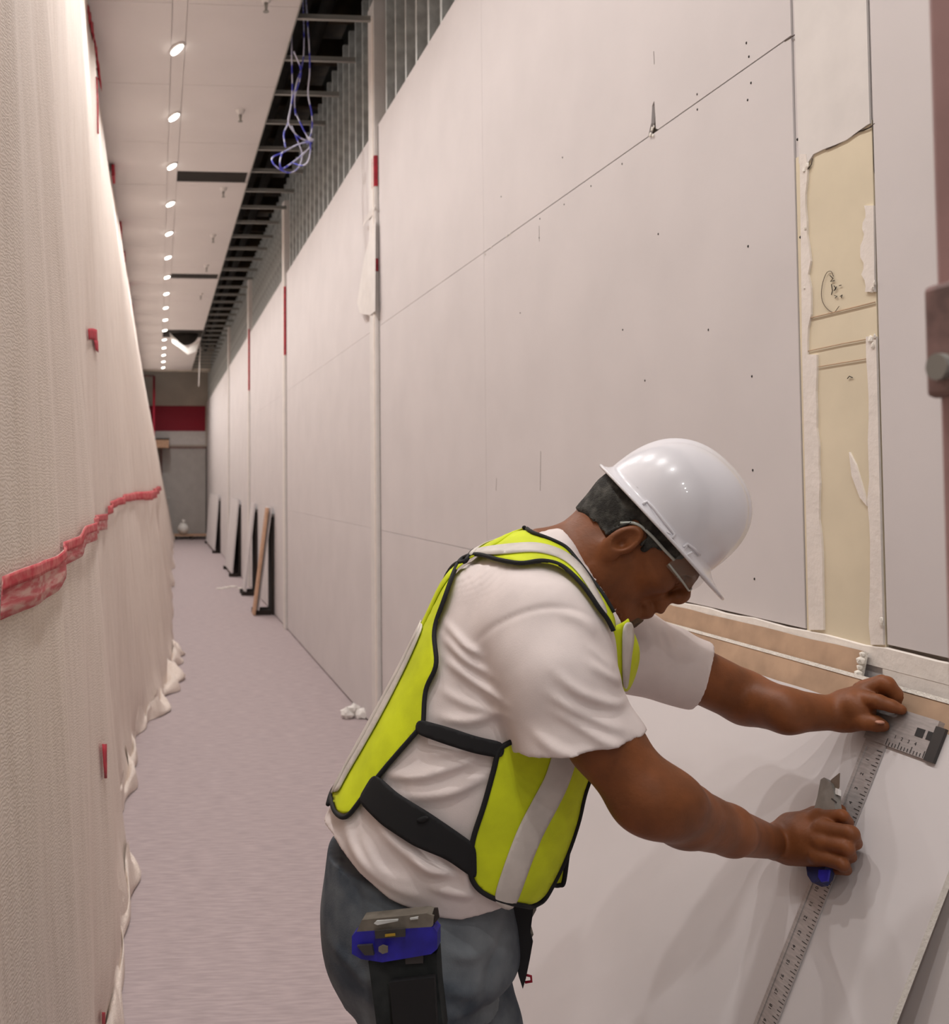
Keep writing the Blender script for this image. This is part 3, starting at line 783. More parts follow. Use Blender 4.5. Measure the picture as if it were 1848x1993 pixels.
kn = empty('utility_knife', (0, 0, 0)); tag(kn, 'grey and blue utility knife gripped upright in the lower hand', 'knife')
KO = 0.030
def kpoly(name, pl, off, th, m):
    return prism(name, [PB(a, b, KO + off) for a, b in pl], Vector(NRM) * th, m, kn)
kpoly('nose', [(1596, 1588), (1605, 1556), (1611, 1523), (1618, 1519), (1631, 1530), (1634, 1538), (1637, 1548), (1638, 1566), (1641, 1588)], -0.007, 0.013, 'knifegrey')
M['bladesteel'] = mat('worn_blade_steel', (120, 106, 94), 0.4, metal=0.4)
kpoly('blade', [(1616, 1532), (1620, 1518), (1636, 1505), (1635, 1532), (1628, 1545)], -0.0008, 0.0015, 'bladesteel')
kpoly('handle', [(1594, 1588), (1641, 1588), (1636, 1640), (1628, 1690), (1622, 1712), (1612, 1725), (1600, 1726), (1591, 1712), (1588, 1690), (1590, 1640)], -0.009, 0.018, 'blue')
kpoly('handle_grip', [(1597, 1694), (1618, 1694), (1614, 1716), (1602, 1718), (1596, 1708)], 0.008, 0.003, 'bluebright')
kpoly('slot', [(1620, 1553), (1630, 1561), (1629, 1564), (1619, 1556)], 0.0058, 0.0006, 'black')
kpoly('blade_button', [(1633, 1536), (1638, 1538), (1638, 1550), (1632, 1548)], -0.003, 0.006, 'trimw')

# ================================================================== THE WORKER
PO = np.array([0.45, 1.66, 0.0]); PHI = math.radians(-15)
E1 = np.array([math.cos(PHI), math.sin(PHI), 0]); E2 = np.array([-math.sin(PHI), math.cos(PHI), 0])
def to_loc(P):
    d = np.asarray(P, float) - PO; return np.array([d @ E1, d @ E2, d[2]])
def to_world(V):
    V = np.asarray(V, float); return PO + V[..., 0:1] * E1 + V[..., 1:2] * E2 + V[..., 2:3] * np.array([0, 0, 1.0])
def L(px, py, lat=0.0):
    return to_loc(onPlane(px, py, PO + E2 * lat, E2))
def LB(px, py, off):
    return to_loc(PB(px, py, off))

class Field:
    """signed distance grid in the worker's own frame"""
    def __init__(s, lo, hi, h):
        s.lo = np.array(lo, float); s.h = h
        s.n = np.ceil((np.array(hi) - s.lo) / h).astype(int) + 1
        s.d = np.full(s.n, 0.2, np.float32)
        s.ax = [(s.lo[i] + h * np.arange(s.n[i])).astype(np.float32) for i in range(3)]
    def box(s, lo, hi):
        a = np.clip(np.floor((np.array(lo) - s.lo) / s.h).astype(int), 0, s.n - 1)
        b = np.clip(np.ceil((np.array(hi) - s.lo) / s.h).astype(int) + 1, 1, s.n)
        return tuple(slice(int(a[i]), int(max(b[i], a[i] + 1))) for i in range(3))
    def grid(s, sl):
        return np.meshgrid(s.ax[0][sl[0]], s.ax[1][sl[1]], s.ax[2][sl[2]], indexing='ij', sparse=True)
    def put(s, sl, d, k=0.0, op='u'):
        A = s.d[sl]
        if op == 's': d = -d
        if op in 'si':
            if k > 0:
                hh = np.clip(0.5 - 0.5 * (d - A) / k, 0, 1); r = A * hh + d * (1 - hh) + k * hh * (1 - hh)
                # smooth max
                s.d[sl] = r
            else: s.d[sl] = np.maximum(A, d)
        else:
            if k > 0:
                hh = np.clip(0.5 + 0.5 * (d - A) / k, 0, 1); s.d[sl] = d * (1 - hh) + A * hh - k * hh * (1 - hh)
            else: s.d[sl] = np.minimum(A, d)
    def cone(s, a, b, ra, rb, k=0.0, op='u', sq=None, m=0.03):
        """round cone from a to b"""
        a = np.array(a, float); b = np.array(b, float); r = max(ra, rb) + m + k
        if sq is not None: r *= max(1.0, max(sq[1:]))
        sl = s.box(np.minimum(a, b) - r, np.maximum(a, b) + r)
        X, Y, Z = s.grid(sl)
        px, py, pz = X - a[0], Y - a[1], Z - a[2]
        v = b - a; L2 = float(v @ v) + 1e-12
        t = np.clip((px * v[0] + py * v[1] + pz * v[2]) / L2, 0, 1)
        qx, qy, qz = px - t * v[0], py - t * v[1], pz - t * v[2]
        if sq is not None:      # squash along a direction: sq=(dir, factor)
            dv, fc = np.array(sq[0], float), sq[1]
            dv = dv / np.linalg.norm(dv); pr = qx * dv[0] + qy * dv[1] + qz * dv[2]
            g = (1 / fc - 1)
            qx, qy, qz = qx + pr * g * dv[0], qy + pr * g * dv[1], qz + pr * g * dv[2]
        d = np.sqrt(qx * qx + qy * qy + qz * qz) - (ra + t * (rb - ra))
        if sq is not None: d = d * min(1.0, sq[1])
        s.put(sl, d.astype(np.float32), k, op)
    def chain(s, pts, rs, k=0.0, **kw):
        for i in range(len(pts) - 1): s.cone(pts[i], pts[i + 1], rs[i], rs[i + 1], k, **kw)
    def ell(s, c, r, R=None, k=0.0, op='u', m=0.03):
        """ellipsoid; rows of R are its axes"""
        c = np.array(c, float); r = np.array(r, float); rm = r.max() + m + k
        sl = s.box(c - rm, c + rm); X, Y, Z = s.grid(sl)
        px, py, pz = X - c[0], Y - c[1], Z - c[2]
        if R is None: R = np.eye(3)
        q = [(px * R[i][0] + py * R[i][1] + pz * R[i][2]) for i in range(3)]
        k0 = np.sqrt((q[0] / r[0]) ** 2 + (q[1] / r[1]) ** 2 + (q[2] / r[2]) ** 2)
        k1 = np.sqrt((q[0] / r[0] ** 2) ** 2 + (q[1] / r[1] ** 2) ** 2 + (q[2] / r[2] ** 2) ** 2) + 1e-9
        d = k0 * (k0 - 1.0) / k1
        d = np.where(k0 < 0.2, -r.min() * 0.8, d)
        s.put(sl, d.astype(np.float32), k, op)
    def half(s, p, n, op='i', k=0.0, sl=None):
        """keep the side opposite to n"""
        n = np.array(n, float); n /= np.linalg.norm(n)
        sl = sl or tuple(slice(0, int(q)) for q in s.n)
        X, Y, Z = s.grid(sl)
        d = (X - p[0]) * n[0] + (Y - p[1]) * n[1] + (Z - p[2]) * n[2]
        s.put(sl, np.broadcast_to(d, s.d[sl].shape).astype(np.float32), k, op)
    def loft(s, secs, k=0.0, op='u', shrink=0.0, n_exp=2.3, ns=140, cut=None):
        """secs: (back(a,z), front(a,z), half width, lateral centre)"""
        B = np.array([q[0] for q in secs]); Fr = np.array([q[1] for q in secs]); W = np.array([[q[2], q[3] if len(q) > 3 else 0] for q in secs])
        S = catmull(np.hstack([B, Fr, W]), ns)
        c = (S[:, 0:2] + S[:, 2:4]) / 2; dv = (S[:, 2:4] - S[:, 0:2]); ad = np.linalg.norm(dv, axis=1) / 2; dv = dv / (2 * ad[:, None])
        tg = np.gradient(c, axis=0); tg /= np.linalg.norm(tg, axis=1)[:, None]
        ad = ad - shrink; bw = S[:, 4] - shrink; lc = S[:, 5]
        ax, az = s.ax[0], s.ax[2]
        lo = np.minimum(S[:, 0:2].min(0), S[:, 2:4].min(0)) - 0.05; hi = np.maximum(S[:, 0:2].max(0), S[:, 2:4].max(0)) + 0.05
        sl = s.box((lo[0], -1, lo[1]), (hi[0], 1, hi[1]))
        A, Z = np.meshgrid(ax[sl[0]], az[sl[2]], indexing='ij')
        best = np.full(A.shape, 1e9); idx = np.zeros(A.shape, int)
        for i in range(ns):
            # distance measured mostly along the section normal so that sections stay straight
            nx, nz = -dv[i, 1], dv[i, 0]
            e = (A - c[i, 0]) * nx + (Z - c[i, 1]) * nz; f = (A - c[i, 0]) * dv[i, 0] + (Z - c[i, 1]) * dv[i, 1]
            dd = e * e + np.maximum(np.abs(f) - ad[i] - 0.05, 0) ** 2
            mk = dd < best; best[mk] = dd[mk]; idx[mk] = i
        v = (A - c[idx, 0]) * dv[idx, 0] + (Z - c[idx, 1]) * dv[idx, 1]
        aa = ad[idx]; bb = bw[idx]
        end = np.zeros(A.shape)
        e0 = (A - c[0, 0]) * tg[0, 0] + (Z - c[0, 1]) * tg[0, 1]; e1 = (A - c[-1, 0]) * tg[-1, 0] + (Z - c[-1, 1]) * tg[-1, 1]
        end = np.where(idx == 0, -e0, np.where(idx == ns - 1, e1, -0.1))
        w = s.ax[1][sl[1]]
        V = (np.abs(v) / aa)[:, None, :]; Wd = np.abs(w[None, :, None] - lc[idx][:, None, :]) / bb[:, None, :]
        q = (V ** n_exp + Wd ** n_exp) ** (1 / n_exp)
        d = (q - 1) * np.minimum(aa, bb)[:, None, :]
        d = np.maximum(d, end[:, None, :])
        if cut is not None:
            nl = np.array([-dv[-1, 1], dv[-1, 0]]); nl = nl if nl @ tg[-1] > 0 else -nl
            e2 = (A - c[-1, 0]) * nl[0] + (Z - c[-1, 1]) * nl[1] - cut
            d = np.maximum(d, e2[:, None, :])
        s.put(sl, d.astype(np.float32), k, op)
    def ridge(s, pl, amp, wid, side=-1, lat=-0.17, far=False):
        """cloth fold along a polyline given in picture measure at lateral distance lat"""
        P = np.array([[q[0], q[2]] for q in (L(a, b, lat) for a, b in pl)])
        P = catmull(P, 24)
        m = wid * 2.6
        sl = s.box((P[:, 0].min() - m, -1, P[:, 1].min() - m), (P[:, 0].max() + m, 1, P[:, 1].max() + m))
        A, Z = np.meshgrid(s.ax[0][sl[0]], s.ax[2][sl[2]], indexing='ij')
        best = np.full(A.shape, 1e9); tb = np.zeros(A.shape)
        for i in range(len(P) - 1):
            v = P[i + 1] - P[i]; l2 = v @ v + 1e-12
            t = np.clip(((A - P[i, 0]) * v[0] + (Z - P[i, 1]) * v[1]) / l2, 0, 1)
            dd = (A - P[i, 0] - t * v[0]) ** 2 + (Z - P[i, 1] - t * v[1]) ** 2
            mk = dd < best; best[mk] = dd[mk]; tb[mk] = (i + t[mk]) / (len(P) - 1)
        g_ = np.exp(-best / wid ** 2) * np.sin(np.pi * np.clip(tb, 0.02, 0.98)) ** 0.6
        lw = s.ax[1][sl[1]]
        lm = np.clip((lat * 0.35 - lw) / 0.03 + 0.5, 0, 1) if side < 0 else np.clip((lw - lat * 0.35) / 0.03 + 0.5, 0, 1)
        s.d[sl] -= (amp * g_[:, None, :] * lm[None, :, None]).astype(np.float32)
    def mesh(s, name, smooth_it=1):
        d = s.d; n = np.array(d.shape); ins = d < 0
        cnt = np.zeros(n - 1, np.uint8)
        for i in (0, 1):
            for j in (0, 1):
                for k in (0, 1): cnt += ins[i:n[0] - 1 + i, j:n[1] - 1 + j, k:n[2] - 1 + k]
        act = np.argwhere((cnt > 0) & (cnt < 8)); del cnt
        dims = n - 1
        key = (act[:, 0] * dims[1] + act[:, 1]) * dims[2] + act[:, 2]
        cor = {}
        for i in (0, 1):
            for j in (0, 1):
                for k in (0, 1): cor[i, j, k] = d[act[:, 0] + i, act[:, 1] + j, act[:, 2] + k]
        acc = np.zeros((len(act), 3)); ct = np.zeros(len(act))
        for a_ in range(3):
            o1, o2 = [q for q in range(3) if q != a_]
            for u in (0, 1):
                for v in (0, 1):
                    c0 = [0, 0, 0]; c0[o1] = u; c0[o2] = v; c1 = list(c0); c1[a_] = 1
                    d0, d1 = cor[tuple(c0)], cor[tuple(c1)]
                    cr = (d0 < 0) != (d1 < 0)
                    t = np.where(cr, d0 / np.where(cr, d0 - d1, 1), 0)
                    acc[:, a_] += np.where(cr, t, 0); acc[:, o1] += cr * u; acc[:, o2] += cr * v; ct += cr
        V = s.lo + s.h * (act + acc / ct[:, None])
        faces = []
        for a_ in range(3):
            o1, o2 = (a_ + 1) % 3, (a_ + 2) % 3
            sa = [slice(None)] * 3; sb = [slice(None)] * 3
            sa[a_] = slice(0, n[a_] - 1); sb[a_] = slice(1, n[a_])
            for q in (o1, o2): sa[q] = slice(1, n[q] - 1); sb[q] = slice(1, n[q] - 1)
            A, B = ins[tuple(sa)], ins[tuple(sb)]
            e = np.argwhere(A != B)
            fl = A[e[:, 0], e[:, 1], e[:, 2]]
            e[:, o1] += 1; e[:, o2] += 1
            def cell(x, y):
                q = e.copy(); q[:, o1] -= x; q[:, o2] -= y
                return np.searchsorted(key, (q[:, 0] * dims[1] + q[:, 1]) * dims[2] + q[:, 2])
            Q = np.stack([cell(1, 1), cell(0, 1), cell(0, 0), cell(1, 0)], 1)
            Q[~fl] = Q[~fl][:, ::-1]
            faces.append(Q)
        Fc = np.vstack(faces)
        for _ in range(smooth_it):
            Sm = np.zeros_like(V); c_ = np.zeros(len(V))
            for i in range(4):
                np.add.at(Sm, Fc[:, i], V[Fc[:, (i + 1) % 4]]); np.add.at(Sm, Fc[:, i], V[Fc[:, (i - 1) % 4]]); np.add.at(c_, Fc[:, i], 2)
            V = V * 0.45 + 0.55 * Sm / c_[:, None]
        return V, Fc
def mesh_from(name, V, Fc, m, parent=None, world=True):
    Wv = to_world(V) if world else V
    me = bpy.data.meshes.new(name)
    me.vertices.add(len(Wv)); me.vertices.foreach_set('co', Wv.astype(np.float32).ravel())
    k = Fc.shape[1]
    me.loops.add(len(Fc) * k); me.loops.foreach_set('vertex_index', Fc.astype(np.int32).ravel())
    me.polygons.add(len(Fc)); me.polygons.foreach_set('loop_start', np.arange(0, len(Fc) * k, k, dtype=np.int32))
    me.polygons.foreach_set('use_smooth', np.ones(len(Fc), bool))
    me.update(); me.validate()
    return link(name, me, m, parent)

# ---- materials worn by the worker
M['skin'] = mat('brown_skin', (124, 73, 41), 0.5, var=0.07, scale=25, bump=0.06, bscale=180, spec=0.35)
M['shirt'] = mat('white_cotton', (226, 214, 210), 0.9, var=0.012, scale=30, bump=0.05, bscale=500)
M['jeans'] = mat('faded_denim', (62, 70, 80), 0.9, rgb2=(124, 130, 134), scale=9, bump=0.12, bscale=350, lo=0.36, hi=0.7)
M['lime'] = mat('lime_mesh_fabric', (206, 218, 26), 0.75, var=0.05, scale=14, bump=0.1, bscale=900)
M['reflect'] = mat('grey_reflective_tape', (206, 198, 190), 0.5, var=0.04, scale=20)
M['blackcloth'] = mat('black_webbing', (22, 22, 24), 0.8)
M['hair'] = mat('grey_black_hair', (40, 38, 34), 0.85, rgb2=(84, 82, 76), scale=60, bump=0.3, bscale=400, lo=0.45, hi=0.75)
M['beard'] = mat('dark_goatee', (84, 66, 48), 0.9, var=0.2, scale=90, bump=0.3, bscale=500)
M['helmet'] = mat('white_hard_hat_plastic', (226, 224, 228), 0.28, coat=0.6)
M['nail'] = mat('finger_nail', (186, 134, 112), 0.35)

# ---- torso outline (picture measure on the worker's middle plane): back, front, half width
def sec(bx, by, fx, fy, w_, lc=0.0):
    b = L(bx, by, 0); f = L(fx, fy, 0); return ((b[0], b[2]), (f[0], f[2]), w_, lc)
torso_secs = [sec(640, 1655, 985, 1772, .168), sec(630, 1605, 1030, 1742, .176), sec(655, 1555, 1072, 1690, .182), sec(695, 1480, 1108, 1600, .184), sec(742, 1395, 1134, 1500, .182),
              sec(790, 1305, 1152, 1425, .180), sec(835, 1215, 1190, 1350, .186), sec(878, 1130, 1229, 1275, .192), sec(935, 1083, 1240, 1212, .185), sec(1000, 1050, 1215, 1180, .145), sec(1062, 1030, 1195, 1172, .095), sec(1088, 1022, 1174, 1186, .076)]
HEM_LO = [(640, 1658), (700, 1705), (760, 1748), (830, 1778), (900, 1788), (985, 1770)]

# ---- arms
shR, shL = L(1066, 1222, -.165), L(1222, 1238, .165)
R_pts = [shR, L(1120, 1345, -.205), L(1178, 1445, -.225), to_loc(onY(1256, 1548, 1.345)), to_loc(onY(1330, 1585, 1.375)), to_loc(onY(1420, 1616, 1.415)), LB(1508, 1640, .045)]
R_rad = [.062, .056, .052, .0485, .046, .036, .0268]
eL = to_loc(onY(1450, 1358, 1.70))
L_pts = [shL, L(1310, 1290, .165), eL, to_loc(onY(1530, 1383, 1.62)), LB(1632, 1388, .040)]
L_rad = [.058, .050, .047, .038, .027]

def build_body():
    fd = Field((-.24, -.36, .62), (.78, .36, 1.56), 0.0026)
    # trunk and thighs under the clothes
    fd.loft(torso_secs[2:], shrink=0.024, cut=0.0)
    fd.loft([sec(690, 1900, 960, 1890, .12), sec(665, 1800, 975, 1810, .135), sec(690, 1650, 1000, 1690, .13), sec(720, 1540, 1060, 1620, .14)], k=.02)
    for sgn in (-1, 1):
        q0, q1 = (L(806, 1880, -.085), L(816, 1993, -.09)) if sgn < 0 else (L(884, 1880, .10), L(916, 1993, .10))
        fd.cone(q0, q1, .070, .068, k=.02)
    # ---- head frame in picture measure
    th = math.radians(46)
    hd = L(1214, 1055, 0.0)
    dep = float(np.dot(to_world(hd) - CAMP, _F)); k_px = dep / FPX
    # head turned a little further to the viewer than the chest
    hy = math.radians(-10)
    f0 = np.array([math.cos(hy), math.sin(hy), 0]); s0 = np.array([-math.sin(hy), math.cos(hy), 0]); z0 = np.array([0, 0, 1.0])
    ff = f0 * math.cos(th) - z0 * math.sin(th); uu = f0 * math.sin(th) + z0 * math.cos(th)
    Hf = lambda f, u, s_=0.0: hd + f * ff + u * uu + s_ * s0
    HR = np.array([ff, uu, s0])
    global HEAD
    HEAD = (hd, ff, uu, s0, Hf, HR)
    e = fd.ell; c = fd.cone
    e(Hf(.002, .050), (.098, .088, .075), HR, k=.0)                       # cranium
    e(Hf(.040, -.004), (.062, .080, .061), HR, k=.03)                    # face mass
    e(Hf(.075, .045), (.030, .040, .055), HR, k=.02)                     # forehead
    for s_ in (-1, 1):
        c(Hf(.018, -.040, s_ * .047), Hf(.080, -.080, s_ * .018), .022, .018, k=.025)   # jaw
        e(Hf(.066, .000, s_ * .040), (.030, .024, .022), HR, k=.018)     # cheek bone
        c(Hf(.095, .040, s_ * .034), Hf(.103, .038, s_ * .008), .011, .011, k=.012)      # brow
        e(Hf(.100, .022, s_ * .031), (.014, .012, .015), HR, k=.008, op='s')            # eye socket
        e(Hf(.090, .021, s_ * .031), (.0125, .0125, .0125), HR, k=.002)  # eyeball under lid
        e(Hf(.118, -.004, s_ * .013), (.011, .010, .008), HR, k=.006)    # nostril wing
        e(Hf(.117, -.0125, s_ * .009), (.0045, .0035, .0035), HR, k=.002, op='s')
        c(Hf(.104, -.050, s_ * .014), Hf(.094, -.046, s_ * .024), .009, .005, k=.008)    # mouth corner
    c(Hf(.105, .032), Hf(.119, .006), .0085, .0115, k=.014)               # nose
    e(Hf(.119, .003), (.0115, .0125, .012), HR, k=.008)
    c(Hf(.106, -.026, -.014), Hf(.106, -.026, .014), .012, .012, k=.012)   # upper lip area
    c(Hf(.1125, -.0365, -.016), Hf(.1125, -.0365, .016), .0085, .0085, k=.006)
    c(Hf(.1045, -.0555, -.015), Hf(.1045, -.0555, .015), .0090, .0090, k=.008)
    c(Hf(.116, -.0455, -.018), Hf(.116, -.0455, .018), .0028, .0028, k=.004, op='s')     # mouth line
    e(Hf(.084, -.078), (.022, .019, .026), HR, k=.018)                    # chin
    c(Hf(.03, -.085), Hf(.075, -.085), .020, .016, k=.03)                 # under the chin
    # ears
    for s_ in (-1, 1):
        tl = math.radians(-12)
        eR = np.array([ff * math.cos(tl) + uu * math.sin(tl), -ff * math.sin(tl) + uu * math.cos(tl), s0])
        ec = Hf(-.006, .004, s_ * .081)
        e(ec, (.0195, .0335, .0115), eR, k=.004)
        e(ec + s0 * s_ * .010 + ff * .001 + uu * .003, (.0130, .0235, .0100), eR, k=.003, op='s')
        e(ec + s0 * s_ * .004 + ff * .002 - uu * .004, (.0070, .0100, .0080), eR, k=.003, op='s')
        e(Hf(-.004, -.024, s_ * .081), (.010, .011, .007), eR, k=.006)
        c(Hf(.010, -.004, s_ * .076), Hf(.011, .006, s_ * .077), .005, .004, k=.003)
    # neck
    c(Hf(-.030, -.010), L(1140, 1098, 0), .058, .066, k=.02)
    c(L(1140, 1098, 0), L(1085, 1120, 0), .068, .085, k=.03)
    c(Hf(.01, -.060), L(1172, 1165, 0), .045, .040, k=.02)
    # ---- arms
    fd.chain(R_pts, R_rad, k=.012)
    fd.chain(L_pts, L_rad, k=.012)
    fd.ell(to_loc(onY(1290, 1562, 1.335)), (.058, .040, .045), None, k=.03)
    # ---- lower (right) hand closed on the knife
    W0 = R_pts[-1]; nb = to_loc(PO + NRM)
    c(W0, LB(1560, 1628, .044), .0262, .030, k=.012)
    c(LB(1545, 1612, .042), LB(1596, 1600, .036), .026, .020, k=.014)
    c(LB(1545, 1640, .044), LB(1598, 1634, .042), .027, .022, k=.012)
    c(LB(1535, 1655, .044), LB(1590, 1664, .040), .024, .019, k=.012)
    fing = [  # knuckle, middle joint, end joint, tip (picture measure, distance off the board), radii
        ([(1594, 1591, .042), (1640, 1588, .036), (1650, 1600, .020), (1626, 1606, .014)], [.0118, .0105, .0095, .0085]),
        ([(1604, 1614, .048), (1657, 1622, .042), (1664, 1640, .022), (1630, 1642, .014)], [.0140, .0128, .0110, .0095]),
        ([(1602, 1641, .048), (1648, 1650, .043), (1654, 1666, .022), (1624, 1668, .014)], [.0132, .0118, .0104, .0090]),
        ([(1594, 1668, .045), (1640, 1682, .039), (1646, 1692, .021), (1618, 1692, .015)], [.0118, .0105, .0092, .0082]) ]
    for pl, rr in fing:
        P = [LB(a, b, o) for a, b, o in pl]
        fd.cone(P[0], P[1], rr[0], rr[1], k=.005); fd.cone(P[1], P[2], rr[1], rr[2], k=.002); fd.cone(P[2], P[3], rr[2], rr[3], k=.002)
        fd.ell(P[0], (rr[0] * 1.15,) * 3, None, k=.006)
    P = [LB(1555, 1600, .030), LB(1590, 1586, .012), LB(1618, 1578, .012), LB(1636, 1576, .013)]    # thumb along the far side of the handle
    fd.chain(P, [.016, .0135, .0115, .0095], k=.006)
    # ---- upper (left) hand on the board's top edge
    W1 = L_pts[-1]
    c(W1, LB(1668, 1378, .034), .027, .028, k=.012)
    c(LB(1650, 1368, .034), LB(1694, 1350, .022), .024, .019, k=.012)
    c(LB(1645, 1395, .034), LB(1672, 1398, .028), .024, .018, k=.012)
    P = [LB(1652, 1403, .034), LB(1680, 1404, .030), LB(1705, 1408, .020), LB(1718, 1412, .015)]
    fd.chain(P, [.019, .0145, .0128, .0105], k=.004)
    fd.ell(P[2], (.0132,) * 3, None, k=.003)
    P = [LB(1686, 1362, .034), LB(1712, 1366, .034), LB(1736, 1374, .022), LB(1754, 1381, .012)]    # index, straight along the rule
    fd.chain(P, [.0150, .0122, .0108, .0088], k=.003)
    P = [LB(1690, 1346, .022), LB(1726, 1332, .024), LB(1744, 1352, .004), LB(1744, 1372, -.010)]   # middle, hooked over the edge
    fd.chain(P, [.0155, .0138, .0118, .0096], k=.003)
    P = [LB(1684, 1340, .008), LB(1718, 1328, .008), LB(1736, 1346, -.010), LB(1736, 1366, -.022)]
    fd.chain(P, [.0145, .0126, .0108, .0090], k=.002)
    P = [LB(1676, 1342, -.006), LB(1704, 1332, -.008), LB(1718, 1350, -.022), LB(1718, 1366, -.030)]
    fd.chain(P, [.0132, .0112, .0095, .0082], k=.002)
    return fd
body_f = build_body()
Vb, Fb = body_f.mesh('person', 2)
person = mesh_from('person', Vb, Fb, 'skin')
tag(person, 'man in white T-shirt, lime safety vest and jeans bending over the drywall board', 'person')
hd, ff, uu, s0, Hf, HR = HEAD

# ---- hair and goatee: thin shells over the head
def shell(name, thick, keep, m, lo, hi, vox=0.0024):
    sl = body_f.box(lo, hi); d = body_f.d[sl]
    f2 = Field([body_f.ax[i][sl[i]][0] for i in range(3)], [body_f.ax[i][sl[i]][-1] for i in range(3)], body_f.h)
    n = np.minimum(f2.n, d.shape); f2.n = n; f2.ax = [a[:q] for a, q in zip(f2.ax, n)]
    X, Y, Z = np.meshgrid(*[body_f.ax[i][sl[i]][:n[i]] for i in range(3)], indexing='ij')
    P = np.stack([X - hd[0], Y - hd[1], Z - hd[2]], -1)
    fq, uq, sq = P @ ff, P @ uu, P @ s0
    nz = 0.0006 * np.sin(fq * 900 + uq * 400) * np.sin(uq * 1100 + sq * 300)
    dd = np.maximum(d[:n[0], :n[1], :n[2]] - thick + nz, keep(fq, uq, sq))
    f2.d = np.maximum(dd, -(d[:n[0], :n[1], :n[2]] + 0.006)).astype(np.float32)
    V, Fq = f2.mesh(name, 1)
    return mesh_from(name, V, Fq, m, person)
hl, hh = hd - .16, hd + .17
def keep_hair(f, u, s_):
    wz = .0035 * np.sin(s_ * 160 + f * 90) + .002 * np.sin(f * 420 + s_ * 300)
    nape = np.maximum(-(u + .010 + wz), f + .030 - .25 * np.maximum(u, 0) + wz)          # behind the ear
    lim = np.where(f < .014, .039, np.where(f < .034, .020 + (f - .014) * .3, .026 + (f - .034) * .5))
    top = np.maximum(-(u - lim + wz), f - .074)                                                                       # above the ear
    burn = np.maximum.reduce([-(u - .012 + wz), f - .030, -(f - .020)])                                                # sideburn
    return np.minimum.reduce([nape, top, burn])
hair = shell('hair', .0045, keep_hair, 'hair', hl, hh)
def keep_goatee(f, u, s_):
    chin = np.sqrt(((f - .088) / 1.0) ** 2 + ((u + .086) / 1.0) ** 2 + (s_ / 1.1) ** 2) - .030
    tache = np.maximum.reduce([np.abs(u + .0245) - .004, -(f - .085), np.abs(s_) - .030])
    side = np.maximum.reduce([np.abs(s_) - .036, .022 - np.abs(s_), np.abs(u + .05) - .03, -(f - .075)])
    return chin
goat = shell('goatee', .0022, keep_goatee, 'beard', hl, hh)
hair['label'] = 'short grey black hair under the hat'; goat['label'] = 'short dark goatee'
for pts, r in (([LB(1711, 1404, .031), LB(1716, 1407, .027)], .006),):
    bm = bmesh.new(); bmesh.ops.create_icosphere(bm, subdivisions=2, radius=r)
    c = to_world((pts[0] + pts[1]) / 2); bmesh.ops.scale(bm, vec=(1.3, 1.0, .5), verts=bm.verts); bmesh.ops.translate(bm, vec=Vector(c), verts=bm.verts)
    bm_obj('thumb_nail', bm, 'nail', person, True)

